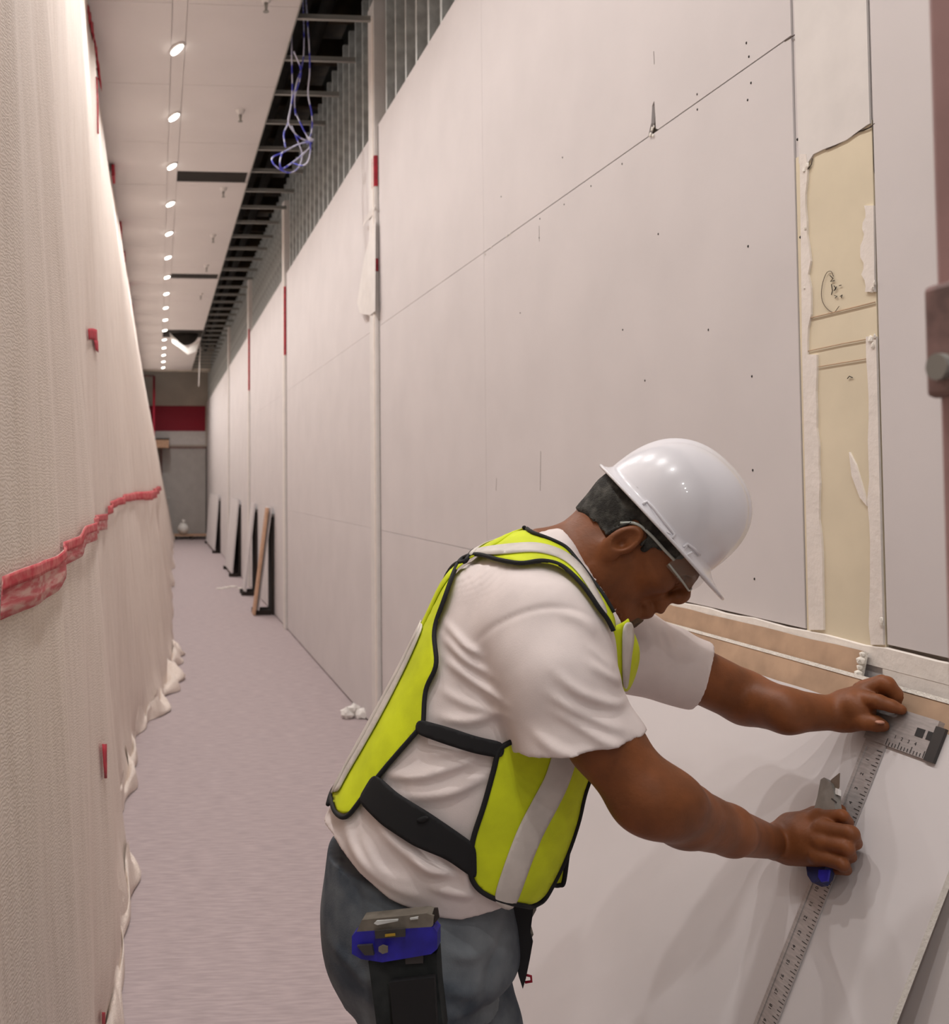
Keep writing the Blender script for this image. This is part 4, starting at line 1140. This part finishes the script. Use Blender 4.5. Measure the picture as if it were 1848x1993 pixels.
# ---- T-shirt
def build_shirt(folds=True, sleeves=True, vox=0.0032, grow=0.0):
    fd = Field((-.26, -.40, .72), (.62, .40, 1.50), vox)
    fd.loft(torso_secs, shrink=-grow, n_exp=2.25, cut=0.002)
    if sleeves:
        # near sleeve, loose, cut by its hem
        A = L(1054, 1226, -.150); B = L(1082, 1320, -.190); Hc = L(1134, 1446, -.215)
        fd.cone(A, B, .077, .077, k=.035); 
        F2 = Field(fd.lo, fd.lo + vox * (fd.n - 1), vox); F2.n = fd.n; F2.d = np.full(fd.n, .2, np.float32); F2.ax = fd.ax
        Hx = L(1148, 1490, -.220)
        F2.cone(A, B, .077, .078); F2.cone(B, Hx, .078, .096, k=.02, sq=((0, 1, 0), .84))
        p1, p2 = L(1015, 1462, -.215), L(1251, 1416, -.215)
        n_ = np.array([-(p2[2] - p1[2]), 0, p2[0] - p1[0]]); n_ = -n_ if n_[2] > 0 else n_
        F2.half(p1, n_)
        inner = Field(fd.lo, fd.lo + vox * (fd.n - 1), vox); inner.n = fd.n; inner.d = np.full(fd.n, .2, np.float32); inner.ax = fd.ax
        inner.cone(L(1118, 1400, -.212), L(1160, 1510, -.222), .060, .094, sq=((0, 1, 0), .86))
        # far sleeve
        A2 = L(1205, 1258, .150); B2 = L(1290, 1290, .165); C2 = L(1385, 1324, .165)
        F2.cone(A2, B2, .086, .067, k=.02); F2.cone(B2, C2, .067, .060, k=.01)
        q1, q2 = L(1392, 1272, .165), L(1330, 1366, .165)
        # hem plane perpendicular to the upper arm in the side view
        tdir = np.array([C2[0] - B2[0], 0, C2[2] - B2[2]]); tdir /= np.linalg.norm(tdir)
        X, Y, Z = np.meshgrid(*F2.ax, indexing='ij', sparse=True)
        mid = (q1 + q2) / 2
        dpl = (X - mid[0]) * tdir[0] + (Z - mid[2]) * tdir[2]
        F2.d = np.where(Y > 0.02, np.maximum(F2.d, np.broadcast_to(dpl, F2.d.shape)), F2.d).astype(np.float32)
        inner.cone(L(1330, 1304, .165), L(1420, 1340, .165), .044, .056)
        k = 0.03
        h_ = np.clip(.5 + .5 * (F2.d - fd.d) / k, 0, 1); fd.d = F2.d * (1 - h_) + fd.d * h_ - k * h_ * (1 - h_)
        fd.d = np.maximum(fd.d, -inner.d)
    if folds:
        r = fd.ridge
        for pl, a_, w_ in [
            ([(1058, 1280), (1105, 1317), (1161, 1340), (1205, 1346)], .0050, .009), ([(1050, 1322), (1094, 1349), (1137, 1369), (1195, 1391)], .0055, .009),
            ([(1058, 1352), (1105, 1379), (1148, 1403), (1185, 1416)], .0050, .009), ([(1125, 1268), (1170, 1297), (1196, 1312)], .0040, .008), ([(1128, 1238), (1160, 1268), (1182, 1290)], .0032, .007),
            ([(1075, 1180), (1120, 1196), (1150, 1225)], .0030, .009), ([(1020, 1390), (1060, 1420), (1110, 1434)], .0035, .010),
            ([(868, 1222), (905, 1258), (935, 1275)], .0045, .008), ([(865, 1250), (905, 1285), (950, 1310)], .0045, .008), ([(868, 1290), (920, 1325), (975, 1358)], .0050, .009),
            ([(850, 1400), (910, 1400), (975, 1384)], .0040, .009), ([(860, 1350), (920, 1372), (980, 1380)], .0035, .009),
            ([(745, 1520), (821, 1508), (945, 1468)], .0060, .010), ([(790, 1552), (877, 1536), (955, 1498)], .0060, .011), ([(830, 1470), (880, 1462), (940, 1455)], .0035, .008),
            ([(720, 1590), (770, 1640), (830, 1680), (900, 1700)], .0060, .012), ([(660, 1610), (690, 1670), (750, 1715), (830, 1745)], .0060, .012), ([(790, 1640), (830, 1680), (880, 1690)], .0050, .010),
            ([(830, 1720), (880, 1730), (930, 1738)], .0050, .010), ([(700, 1640), (740, 1690), (800, 1715)], .0045, .009), ([(880, 1650), (905, 1690), (910, 1730)], .0045, .010)]:
            r(pl, a_ * 1.6, w_ * 0.85)
        r([(928, 1250), (960, 1215), (1010, 1186), (1060, 1174), (1110, 1180), (1150, 1198)], -.0032, .0035)     # sleeve seam
        r([(1012, 1446), (1080, 1438), (1170, 1420), (1246, 1402)], -.0026, .003)                                # hem stitch
        for pl, a_ in [([(1265, 1195), (1275, 1250), (1285, 1270)], .004), ([(1285, 1210), (1300, 1250), (1300, 1280)], .004), ([(1250, 1215), (1262, 1270)], .003), ([(1330, 1250), (1300, 1290)], .003)]:
            r(pl, a_, .008, side=1, lat=.12)
        # soft overall unevenness
        X, Y, Z = np.meshgrid(*fd.ax, indexing='ij', sparse=True)
        fd.d += (0.0022 * np.sin(X * 31 + Z * 17) * np.sin(Y * 23 + Z * 29) + 0.0012 * np.sin(X * 71 - Z * 53) * np.sin(Y * 47)).astype(np.float32)
    # bottom hem: cut along the curved lower edge seen in the side view, and the neck opening
    P = np.array([[q[0], q[2]] for q in (L(a, b, -.16) for a, b in HEM_LO)])
    P = P[np.argsort(P[:, 0])]
    zc_ = np.interp(fd.ax[0], P[:, 0], P[:, 1])
    dz = zc_[:, None, None] - fd.ax[2][None, None, :]
    fd.d = np.maximum(fd.d, np.broadcast_to(dz, fd.d.shape)).astype(np.float32)
    # neck opening: collar plane
    c1, c2 = L(1088, 1014, 0), L(1192, 1205, 0)
    n_ = np.array([-(c2[2] - c1[2]), 0, c2[0] - c1[0]]); n_ = n_ if n_[0] > 0 else -n_
    sl = fd.box((min(c1[0], c2[0]) - .12, -.1, min(c1[2], c2[2]) - .03), (c2[0] + .2, .1, c1[2] + .2))
    return fd
sf = build_shirt()
# hollow the collar around the neck
sf.cone(L(1210, 1060, 0), L(1136, 1112, 0), .082, .066, op='s', k=.004)
sf.cone(L(1240, 1110, 0), L(1180, 1176, 0), .084, .066, op='s', k=.004)
Vs, Fs = sf.mesh('t_shirt', 2)
shirt = mesh_from('t_shirt', Vs, Fs, 'shirt', person); shirt['label'] = 'creased white cotton T-shirt'
tf = build_shirt(folds=False, sleeves=False, vox=0.006)
Vt, Ft = tf.mesh('torso', 8)
ff_ = build_shirt(folds=False, sleeves=True, vox=0.0045)
Vq, Fq = ff_.mesh('full', 8)
bvh_t = BVHTree.FromPolygons([Vector(v) for v in to_world(Vt)], [tuple(int(i) for i in f) for f in Ft])
bvh_f = BVHTree.FromPolygons([Vector(v) for v in to_world(Vq)], [tuple(int(i) for i in f) for f in Fq])

# ---- jeans
def build_jeans():
    fd = Field((-.30, -.28, .04), (.36, .30, 1.05), 0.0045)
    fd.loft([sec(668, 1930, 965, 1905, .14), sec(634, 1855, 1008, 1860, .168), sec(625, 1770, 1010, 1800, .172), sec(634, 1690, 1000, 1745, .168), sec(640, 1640, 990, 1700, .155)], n_exp=2.3)
    hipR, hipL = L(806, 1880, -.085), L(884, 1880, .10)
    mR, mL = L(812, 1993, -.09), L(916, 1993, .10)
    kR = np.array([mR[0] + .015, -.10, .42]); kL = np.array([mL[0] + .03, .11, .42])
    aR = np.array([kR[0] - .06, -.105, .07]); aL = np.array([kL[0] - .05, .115, .07])
    fd.chain([hipR, mR, kR, aR], [.096, .090, .072, .062], k=.014); fd.chain([hipL, mL, kL, aL], [.094, .088, .072, .062], k=.012)
    for pl, a_, w_ in [([(690, 1890), (740, 1900), (800, 1890)], .004, .010), ([(870, 1840), (910, 1855), (960, 1850)], .004, .010), ([(700, 1940), (760, 1950)], .003, .012), ([(860, 1900), (900, 1925), (935, 1930)], .004, .010),
                       ([(640, 1860), (690, 1885), (720, 1930)], .004, .010), ([(850, 1960), (900, 1970), (935, 1965)], .003, .01)]:
        fd.ridge(pl, a_ * 1.6, w_, lat=-.15)
    fd.ridge([(985, 1790), (962, 1840), (945, 1880), (938, 1993)], -.006, .008, lat=-.10)
    fd.ridge([(690, 1715), (702, 1760), (706, 1800)], -.003, .004, lat=-.15)          # pocket seam
    fd.ridge([(632, 1698), (680, 1706), (740, 1740)], .003, .004, lat=-.13)           # waistband edge
    fd.half((0, 0, .05), (0, 0, -1))
    return fd, (aR, aL)
jf, (aR, aL) = build_jeans()
Vj, Fj = jf.mesh('jeans', 2)
jeans = mesh_from('jeans', Vj, Fj, 'jeans', person); jeans['label'] = 'faded blue grey jeans'
bvh_j = BVHTree.FromPolygons([Vector(v) for v in to_world(Vj)], [tuple(int(i) for i in f) for f in Fj])
M['boot'] = mat('brown_work_boot', (92, 66, 44), 0.7, var=0.1, scale=30)
for an in (aR, aL):
    f2 = Field((an[0] - .14, an[1] - .08, -.01), (an[0] + .26, an[1] + .08, .20), .005)
    f2.cone((an[0], an[1], .17), (an[0], an[1], .06), .052, .050); f2.cone((an[0] - .04, an[1], .045), (an[0] + .15, an[1], .035), .045, .042, k=.03)
    f2.half((0, 0, .002), (0, 0, -1))
    V, Fq = f2.mesh('boot', 1); mesh_from('boot', V, Fq, 'boot', person)

# ---- draping onto the worker
def drape_pt(px, py, bvh, off):
    d = Vector(ray(px, py)).normalized(); o = Vector(CAMP)
    hit, n, _, _ = bvh.ray_cast(o, d)
    if hit is None:
        # just past the outline: nearest point of the surface to the sight line
        best = None
        for t in np.linspace(1.2, 2.1, 60):
            q, nn, _, dist = bvh.find_nearest(o + d * float(t))
            if q is not None and (best is None or dist < best[2]): best = (q, nn, dist, o + d * float(t))
        hit, n = best[0], best[1]
        return hit + n * off
    if n.dot(d) > 0: n = -n
    return hit + n * off
def densify(pl, step, closed=True):
    out = []
    n = len(pl)
    for i in range(n if closed else n - 1):
        a, b = np.array(pl[i], float), np.array(pl[(i + 1) % n], float)
        k = max(1, int(np.hypot(*(b - a)) / step))
        for j in range(k): out.append(tuple(a + (b - a) * j / k))
    if not closed: out.append(tuple(pl[-1]))
    return out
def smooth_poly(pl, n, closed=False):
    P = np.array(pl, float)
    if closed:
        k = len(P); Q = catmull(np.vstack([P[-2:], P, P[:3]]), (k + 5) * 12)
        return Q
    return [tuple(q) for q in catmull(P, n)]
def drape(name, poly, bvh, off, m, parent, step=9.0, th=0.0022, mirror=False, relax=4):
    B = densify(poly, step)
    x0, y0 = np.min(B, 0); x1, y1 = np.max(B, 0)
    nb = len(B); pts = [Vector(p) for p in B]
    Pb = np.array(B)
    def inside(x, y):
        c_ = False; j = nb - 1
        for i in range(nb):
            if (Pb[i, 1] > y) != (Pb[j, 1] > y) and x < (Pb[j, 0] - Pb[i, 0]) * (y - Pb[i, 1]) / (Pb[j, 1] - Pb[i, 1]) + Pb[i, 0]: c_ = not c_
            j = i
        return c_
    yy = y0 + step
    while yy < y1:
        xx = x0 + step * 0.5
        while xx < x1:
            if inside(xx, yy) and np.min(np.hypot(Pb[:, 0] - xx, Pb[:, 1] - yy)) > step * 0.5: pts.append(Vector((xx, yy)))
            xx += step
        yy += step
    vo, eo, fo, *_ = delaunay_2d_cdt(pts, [(i, (i + 1) % nb) for i in range(nb)], [list(range(nb))], 1, 1e-4)
    W = np.array([drape_pt(v[0], v[1], bvh, off) for v in vo])
    # relax so the cloth bridges small dips
    nbr = [set() for _ in vo]
    for f in fo:
        for i in range(len(f)): nbr[f[i]].add(f[i - 1]); nbr[f[i - 1]].add(f[i])
    for _ in range(relax):
        W2 = W.copy()
        for i, s_ in enumerate(nbr):
            if i >= nb: W2[i] = 0.6 * W[i] + 0.4 * np.mean([W[j] for j in s_], 0)
            else: W2[i] = 0.5 * W[i] + 0.25 * (W[i - 1 if i else nb - 1] + W[(i + 1) % nb])
        W = W2
    bm = bmesh.new()
    def addm(Wv, flip):
        vs = [bm.verts.new(p) for p in Wv]
        for f in fo:
            if len(set(f)) < 3: continue
            try: bm.faces.new([vs[i] for i in (f[::-1] if flip else f)])
            except ValueError: pass
    addm(W, True)
    if mirror:
        Lc = np.array([to_loc(p) for p in W]); Lc[:, 1] *= -1; Wm = to_world(Lc); Wm = np.array([mir_fix(p, bvh, off) for p in Wm]); addm(Wm, False)
    o = bm_obj(name, bm, m, parent, True)
    md = o.modifiers.new('thick', 'SOLIDIFY'); md.thickness = th; md.offset = 0
    return o
def mir_fix(p, bvh, off):
    q, n, _, _ = bvh.find_nearest(Vector(p)); return np.array(q + n * off)
def piping(name, pl, bvh, off, r, parent, m='blackcloth', mirror=False, n=None, closed=False, pts3=None):
    P = densify(pl, 6.0, closed) if n is None else [tuple(q) for q in catmull(np.array(pl, float), n)]
    W = np.array([drape_pt(a, b, bvh, off) for a, b in P])
    for _ in range(3):
        W[1:-1] = 0.5 * W[1:-1] + 0.25 * (W[:-2] + W[2:])
    bm = bmesh.new(); tube_bm(bm, W, r, 8)
    if mirror:
        Lc = np.array([to_loc(p) for p in W]); Lc[:, 1] *= -1; Wm = np.array([mir_fix(p, bvh, off) for p in to_world(Lc)]); tube_bm(bm, Wm, r, 8)
    bmesh.ops.recalc_face_normals(bm, faces=bm.faces)
    return bm_obj(name, bm, m, parent, True)

vest = empty('safety_vest', (0, 0, 0)); vest.parent = person
vest['label'] = 'lime safety vest with grey reflective stripes and black piping'
V_in = [(909, 1094), (897, 1116), (877, 1173), (857, 1233), (861, 1297), (839, 1345), (833, 1409), (825, 1421), (780, 1474), (744, 1518), (712, 1562), (692, 1588), (677, 1595), (662, 1582), (654, 1550)]
V_arm = [(909, 1094), (935, 1090), (961, 1096), (990, 1104), (1021, 1110), (1053, 1105), (1086, 1112), (1114, 1136), (1136, 1162), (1154, 1189), (1170, 1210), (1180, 1232)]
V_neck = [(1031, 1042), (1041, 1050), (1074, 1064), (1098, 1078), (1118, 1104), (1140, 1135), (1162, 1165), (1182, 1197), (1188, 1225), (1184, 1240)]
V_out = [(654, 1550), (672, 1512), (700, 1462), (735, 1395), (768, 1330), (800, 1270), (832, 1208), (862, 1150), (905, 1090), (950, 1066), (1031, 1040)]
back_poly = V_in[::-1][1:] + [] 
back_panel = V_in + V_out[1:9] + [(908, 1088)]
drape('back_panel', back_panel, bvh_f, .011, 'lime', vest, mirror=True)
sh_poly = [(905, 1090)] + V_out[9:] + V_neck[1:] + V_arm[::-1][1:-1]
drape('shoulder_panel', sh_poly, bvh_f, .011, 'lime', vest, mirror=True)
front_poly = [(1010, 1425), (973, 1452), (961, 1490), (941, 1562), (920, 1626), (913, 1682), (922, 1714), (949, 1735), (993, 1747), (1037, 1747), (1057, 1722), (1088, 1658), (1110, 1594), (1122, 1542), (1136, 1500), (1140, 1440), (1080, 1400)]
drape('front_panel', front_poly, bvh_t, .012, 'lime', vest, mirror=False)
drape('front_panel', [(1172, 1222), (1212, 1210), (1256, 1190), (1246, 1240), (1230, 1290), (1213, 1348), (1192, 1330), (1168, 1270)], bvh_t, .010, 'lime', vest)
# stripes
def band(cl, w, n=40):
    P = catmull(np.array(cl, float), n); t = np.gradient(P, axis=0); t /= np.linalg.norm(t, axis=1)[:, None]
    nn = np.stack([-t[:, 1], t[:, 0]], 1)
    ww = np.interp(np.linspace(0, 1, n), np.linspace(0, 1, len(w)), w)[:, None] / 2
    return [tuple(q) for q in (P + nn * ww)] + [tuple(q) for q in (P - nn * ww)[::-1]]
drape('reflective_stripe', band([(916, 1088), (950, 1086), (981, 1084), (1030, 1080), (1060, 1083), (1092, 1095), (1121, 1122), (1148, 1167), (1168, 1206)], [6, 15, 18, 18, 17, 15, 11, 8]), bvh_f, .0140, 'reflect', vest, step=7, mirror=True)
drape('reflective_stripe', band([(1090, 1452), (1072, 1510), (1050, 1556), (1015, 1628), (970, 1752)], [42, 42, 44, 44, 42]), bvh_t, .0155, 'reflect', vest, step=8)
drape('reflective_stripe', band([(1212, 1212), (1208, 1250), (1205, 1300), (1203, 1334)], [22, 18, 12, 6], 20), bvh_t, .0130, 'reflect', vest, step=6)
drape('reflective_stripe', band([(838, 1215), (812, 1268), (785, 1322), (750, 1388), (712, 1458), (680, 1515), (662, 1552)], [8, 15, 18, 20, 18, 16, 14]), bvh_f, .0140, 'reflect', vest, step=7, mirror=True)
# piping
piping('piping', V_in, bvh_f, .012, .0038, vest, mirror=True, n=90)
piping('piping', V_arm, bvh_f, .012, .0036, vest, mirror=True, n=60)
piping('piping', V_neck[:-2], bvh_f, .012, .0034, vest, mirror=True, n=50)
piping('piping', [(1010, 1432), (973, 1452), (961, 1490), (941, 1562), (920, 1626), (913, 1682), (922, 1714), (949, 1735), (993, 1747), (1037, 1747), (1057, 1722), (1088, 1658), (1110, 1594), (1122, 1542), (1136, 1500)], bvh_t, .013, .0040, vest, n=110)
# far front panel hanging free on the other side
P = [L(a, b, .11) for a, b in [(1060, 1716), (1090, 1722), (1100, 1716), (1108, 1660), (1120, 1590), (1140, 1500), (1130, 1480), (1085, 1580)]]
prism('front_panel', [Vector(to_world(q)) for q in P], Vector(E2) * .003, 'lime', vest)
tube('piping', catmull([to_world(L(a, b, .11)) for a, b in [(1062, 1718), (1078, 1723), (1090, 1723), (1098, 1716), (1106, 1660), (1118, 1590), (1140, 1500)]], 40), .004, 'blackcloth', vest)
# side straps
drape('side_strap', [(824, 1402), (880, 1415), (930, 1431), (982, 1441), (978, 1472), (925, 1463), (870, 1447), (818, 1430)], bvh_t, .014, 'blackcloth', vest, step=7, th=.004)
drape('side_strap', [(742, 1508), (782, 1544), (839, 1578), (883, 1608), (925, 1638), (925, 1704), (868, 1664), (811, 1642), (752, 1604), (710, 1562)], bvh_f, .014, 'blackcloth', vest, step=7, th=.004)
drape('strap_keeper', [(812, 1592), (836, 1580), (846, 1588), (822, 1600)], bvh_f, .018, 'blackcloth', vest, step=6)

# ---- hard hat
hat = empty('hard_hat', (0, 0, 0)); tag(hat, 'white hard hat worn by the bending worker', 'hard hat')
hth = math.atan2(.761, .649)
f0 = np.array([math.cos(math.radians(-10)), math.sin(math.radians(-10)), 0]); z0 = np.array([0, 0, 1.0])
hf = f0 * math.cos(hth) - z0 * math.sin(hth); hu = f0 * math.sin(hth) + z0 * math.cos(hth); hs = s0
hc = L(1290, 1005, 0.0); KP = float(np.dot(to_world(hc) - CAMP, _F)) / FPX
hat_w = lambda f, u, s_: Vector(to_world(hc + f * hf + u * hu + s_ * hs))
AF, AS, AU = 132 * KP, 0.104, 153 * KP
def dome(th_, ph, grow=0.0):
    """th_ around from the front, ph from rim (0) to apex (pi/2)"""
    e = 2.35
    cf, sf_ = math.cos(th_), math.sin(th_)
    cp, sp = math.cos(ph), math.sin(ph)
    rr = lambda v: math.copysign(abs(v) ** (2 / e), v)
    ridge = 0.0028 * math.exp(-(abs(sf_ * cp) / 0.17) ** 4) * min(1, sp * 1.6) 
    groove = 0.0016 * math.exp(-((abs(sf_ * cp) - 0.24) / 0.035) ** 2) * min(1, sp * 1.4)
    g_ = grow + ridge - groove
    return ((AF + g_) * rr(cp) * cf, (AS + g_) * rr(cp) * sf_, (AU + g_) * rr(sp))
bm = bmesh.new(); NT, NP = 72, 22
rings = []
for j in range(NP):
    ph = (math.pi / 2) * j / (NP - 0.4)
    rings.append([(dome(2 * math.pi * i / NT, ph)) for i in range(NT)])
rim = []
for w_, dz in [(0.0, -0.004), (.25, -0.009), (.6, -0.0125), (1.0, -0.0165)]:
    ring = []
    for i in range(NT):
        a = 2 * math.pi * i / NT; cf = math.cos(a)
        wd = 0.007 + 0.036 * max(0, cf) ** 2.2 + 0.006 * max(0, -cf) ** 3
        x, y_, _ = dome(a, 0.0)
        r_ = math.hypot(x, y_); ext = w_ * wd
        ring.append((x * (1 + ext / r_), y_ * (1 + ext / r_), dz - 0.003 * max(0, cf) ** 2 * w_))
    rim.append(ring)
allr = rim[::-1] + rings
vs = [[bm.verts.new(hat_w(p[0], p[2], p[1])) for p in ring] for ring in allr]
for j in range(len(vs) - 1):
    for i in range(NT): bm.faces.new((vs[j][i], vs[j][(i + 1) % NT], vs[j + 1][(i + 1) % NT], vs[j + 1][i]))
bm.faces.new(vs[-1])
bmesh.ops.recalc_face_normals(bm, faces=bm.faces)
o = bm_obj('shell', bm, 'helmet', hat, True); md = o.modifiers.new('thick', 'SOLIDIFY'); md.thickness = 0.0026; md.offset = -1
edge = [hat_w(p[0], p[2], p[1]) for p in rim[-1]]
bm = bmesh.new(); tube_bm(bm, edge, .0028, 8, closed=True); bm_obj('rim', bm, 'helmet', hat, True)
def hat_px(px, py, grow):
    """picture point on the near side of the shell"""
    d = Vector(ray(px, py)).normalized(); o_ = Vector(CAMP)
    return o_, d
dgm = o.data
bv_h = BVHTree.FromPolygons([v.co.copy() for v in dgm.vertices], [tuple(p.vertices) for p in dgm.polygons])
def hat_patch(name, pl, off, th, m='helmet'):
    P = []
    for a, b in pl:
        d = Vector(ray(a, b)).normalized(); h_, n, _, _ = bv_h.ray_cast(Vector(CAMP), d)
        if h_ is None: h_, n, _, _ = bv_h.find_nearest(Vector(CAMP) + d * 1.55)
        if n.dot(d) > 0: n = -n
        P.append((h_ + n * off, n))
    c_ = sum((p for p, n in P), Vector()) / len(P); nn = sum((n for p, n in P), Vector()).normalized()
    bm = bmesh.new()
    A = [bm.verts.new(p - n * 0.002) for p, n in P]; B = [bm.verts.new(p + n * th) for p, n in P]
    bm.faces.new(B)
    k = len(P)
    for i in range(k): bm.faces.new((A[i], A[(i + 1) % k], B[(i + 1) % k], B[i]))
    bmesh.ops.recalc_face_normals(bm, faces=bm.faces)
    return bm_obj(name, bm, m, hat)
# (px from the photo: slot frames low on the side)
def frame(pl, r=.0022, name='slot_frame'):
    P = []
    for a, b in densify(pl, 8.0, False):
        d = Vector(ray(a, b)).normalized(); h_, n, _, _ = bv_h.ray_cast(Vector(CAMP), d)
        if h_ is None: continue
        P.append(h_ + (n if n.dot(d) < 0 else -n) * .001)
    if len(P) > 1: tube(name, P, r, 'helmet', hat, 8)
frame([(1243, 988), (1260, 976), (1274, 990), (1292, 1014), (1313, 1040), (1308, 1048)])
frame([(1322, 1072), (1338, 1058), (1352, 1068), (1362, 1080)])
hat_patch('accessory_slot', [(1248, 990), (1262, 982), (1306, 1040), (1296, 1048)], .0006, .0008)
hat_patch('accessory_slot', [(1327, 1074), (1339, 1064), (1358, 1084), (1347, 1096)], .0004, .0006, 'trimw')
hat_patch('vent_mark', [(1222, 962), (1240, 947), (1243, 950), (1226, 966)], .0002, .0003, 'tee')
# headband inside
bm = bmesh.new(); ringp = [hat_w(0.92 * dome(a, 0)[0], 0.006, 0.90 * dome(a, 0)[1]) for a in np.linspace(0, 2 * math.pi, 40, endpoint=False)]
tube_bm(bm, ringp, .006, 8, closed=True); bm_obj('headband', bm, 'blackcloth', hat, True)
tube('chin_strap_hook', [hat_w(.05, -.006, -AS * .93), hat_w(.052, -.016, -AS * .95), hat_w(.060, -.017, -AS * .95), hat_w(.062, -.006, -AS * .93)], .0022, 'helmet', hat)

# ---- safety glasses
gl = empty('safety_glasses', (0, 0, 0)); tag(gl, 'clear wraparound safety glasses on the worker', 'glasses')
M['clear'] = mat('clear_polycarbonate', (190, 196, 186), 0.08, alpha=0.16)
M['clearframe'] = mat('clear_frame', (200, 204, 196), 0.15, alpha=0.75)
HW = lambda f, u, s_: Vector(to_world(Hf(f, u, s_)))
bm = bmesh.new(); G = []
na, nu = 28, 8
for i in range(na + 1):
    a = math.radians(-98 + 196 * i / na); row = []
    for j in range(nu + 1):
        u = 0.056 - 0.042 * j / nu
        rr_ = 1 + 0.10 * math.sin(math.pi * j / nu)
        edge_ = 1 - 0.25 * abs(i / na - .5) * 2 * (j / nu)
        row.append(bm.verts.new(HW(.072 + .050 * math.cos(a) * rr_ , u * edge_ + (1 - edge_) * .042, .068 * math.sin(a) * (0.98 + 0.02 * rr_))))
    G.append(row)
for i in range(na):
    for j in range(nu): bm.faces.new((G[i][j], G[i + 1][j], G[i + 1][j + 1], G[i][j + 1]))
o = bm_obj('lens', bm, 'clear', gl, True)
bm = bmesh.new()
lowp = [HW(.072 + .050 * math.cos(math.radians(-98 + 196 * i / 28)), 0.014 + 0.012 * abs(i / 28 - .5) * 2 + (0.008 * math.exp(-((i / 28 - .5) / .06) ** 2)), .068 * math.sin(math.radians(-98 + 196 * i / 28))) for i in range(29)]
tube_bm(bm, lowp, .0018, 6); bm_obj('lower_rim', bm, 'clearframe', gl, True)
for s_ in (-1, 1):
    tube('temple', catmull([HW(.066, .036, s_ * .0695), HW(.045, .037, s_ * .0755), HW(.014, .039, s_ * .0800), HW(-.012, .036, s_ * .078), HW(-.028, .020, s_ * .072)], 20), .0026, 'clearframe', gl)

# ---- things at the belt
def jpt(px, py, off): return drape_pt(px, py, bvh_j, off)
def slabj(name, pl, off, th, m, par):
    """thick plate standing off the hip"""
    P = [jpt(a, b, 0.0) for a, b in pl]; c_ = sum(P, Vector()) / len(P)
    n = Vector(-E2) 
    n = (n * 0.96 + Vector(-E1) * 0.2).normalized()
    Q = []
    for a, b in pl:
        q = onPlane(a, b, np.array(c_ + n * off), np.array(n)); Q.append(Vector(q))
    return prism(name, Q, n * th, m, par)
M['toolgrey'] = mat('grey_tool_plastic', (112, 106, 96), 0.4, var=0.08, scale=50)
tool = empty('tape_measure', (0, 0, 0)); tag(tool, 'grey and blue tape tool clipped at the worker right hip', 'tool')
slabj('case', [(694, 1808), (702, 1800), (850, 1790), (858, 1800), (858, 1832), (846, 1842), (800, 1850), (752, 1858), (712, 1852), (694, 1842)], .028, .026, 'bluebright', tool)
slabj('dark_grip', [(697, 1838), (726, 1836), (730, 1856), (712, 1856)], .050, .006, 'black', tool)
slabj('metal_tray', [(701, 1803), (714, 1776), (838, 1763), (852, 1768), (850, 1786), (835, 1799), (770, 1803)], .030, .028, 'toolgrey', tool)
slabj('tray_lip', [(729, 1796), (734, 1791), (776, 1788), (776, 1791), (736, 1799)], .058, .003, 'steel', tool)
slabj('tray_lip', [(799, 1786), (815, 1783), (815, 1787), (800, 1789)], .058, .003, 'steel', tool)
slabj('side_grip', [(836, 1800), (846, 1766), (853, 1766), (856, 1784), (850, 1792)], .056, .004, 'sleeper', tool)
slabj('label_plate', [(730, 1811), (790, 1806), (790, 1822), (732, 1826)], .054, .002, 'black', tool)
M['yellow'] = mat('yellow_label', (170, 138, 40), 0.6)
slabj('yellow_label', [(750, 1818), (770, 1816), (770, 1821), (750, 1823)], .0565, .001, 'yellow', tool)
slabj('round_button', [(738, 1842), (746, 1838), (756, 1841), (756, 1852), (746, 1855), (738, 1850)], .054, .003, 'toolgrey', tool)
pouch = empty('tool_pouch', (0, 0, 0)); tag(pouch, 'black cloth tool pouch hanging below the blue tape tool', 'pouch')
M['pouch'] = mat('worn_black_nylon', (22, 26, 26), 0.9, rgb2=(44, 48, 48), scale=24)
slabj('bag', [(728, 1852), (858, 1836), (862, 1900), (872, 1985), (862, 2080), (800, 2100), (756, 2080), (742, 1960)], .004, .034, 'pouch', pouch)
slabj('front_pocket', [(762, 1905), (848, 1895), (858, 2060), (776, 2070)], .036, .012, 'blackcloth', pouch)
slabj('belt_clip', [(790, 1840), (826, 1836), (826, 1870), (792, 1872)], .034, .008, 'black', pouch)
hol = empty('knife_holster', (0, 0, 0)); tag(hol, 'black holster hanging at the front of the worker belt', 'holster')
def slabl(name, pl, lat, th, m, par):
    return prism(name, [Vector(to_world(L(a, b, lat))) for a, b in pl], Vector(E2) * th, m, par)
slabl('sheath', [(990, 1746), (1042, 1742), (1036, 1790), (1033, 1815), (1038, 1832), (1032, 1866), (1024, 1905), (1018, 1925), (1010, 1900), (1012, 1840), (1000, 1800)], -.05, .05, 'blackcloth', hol)
slabl('flap', [(1036, 1742), (1050, 1738), (1044, 1772), (1034, 1790)], -.045, .04, 'toolgrey', hol)
slabl('buckle', [(1030, 1816), (1039, 1819), (1034, 1828), (1027, 1824)], -.04, .03, 'toolgrey', hol)
tube('hook', [Vector(to_world(L(a, b, -.03))) for a, b in [(1022, 1897), (1034, 1900), (1035, 1910), (1022, 1912)]], .0022, 'redpaint', hol)
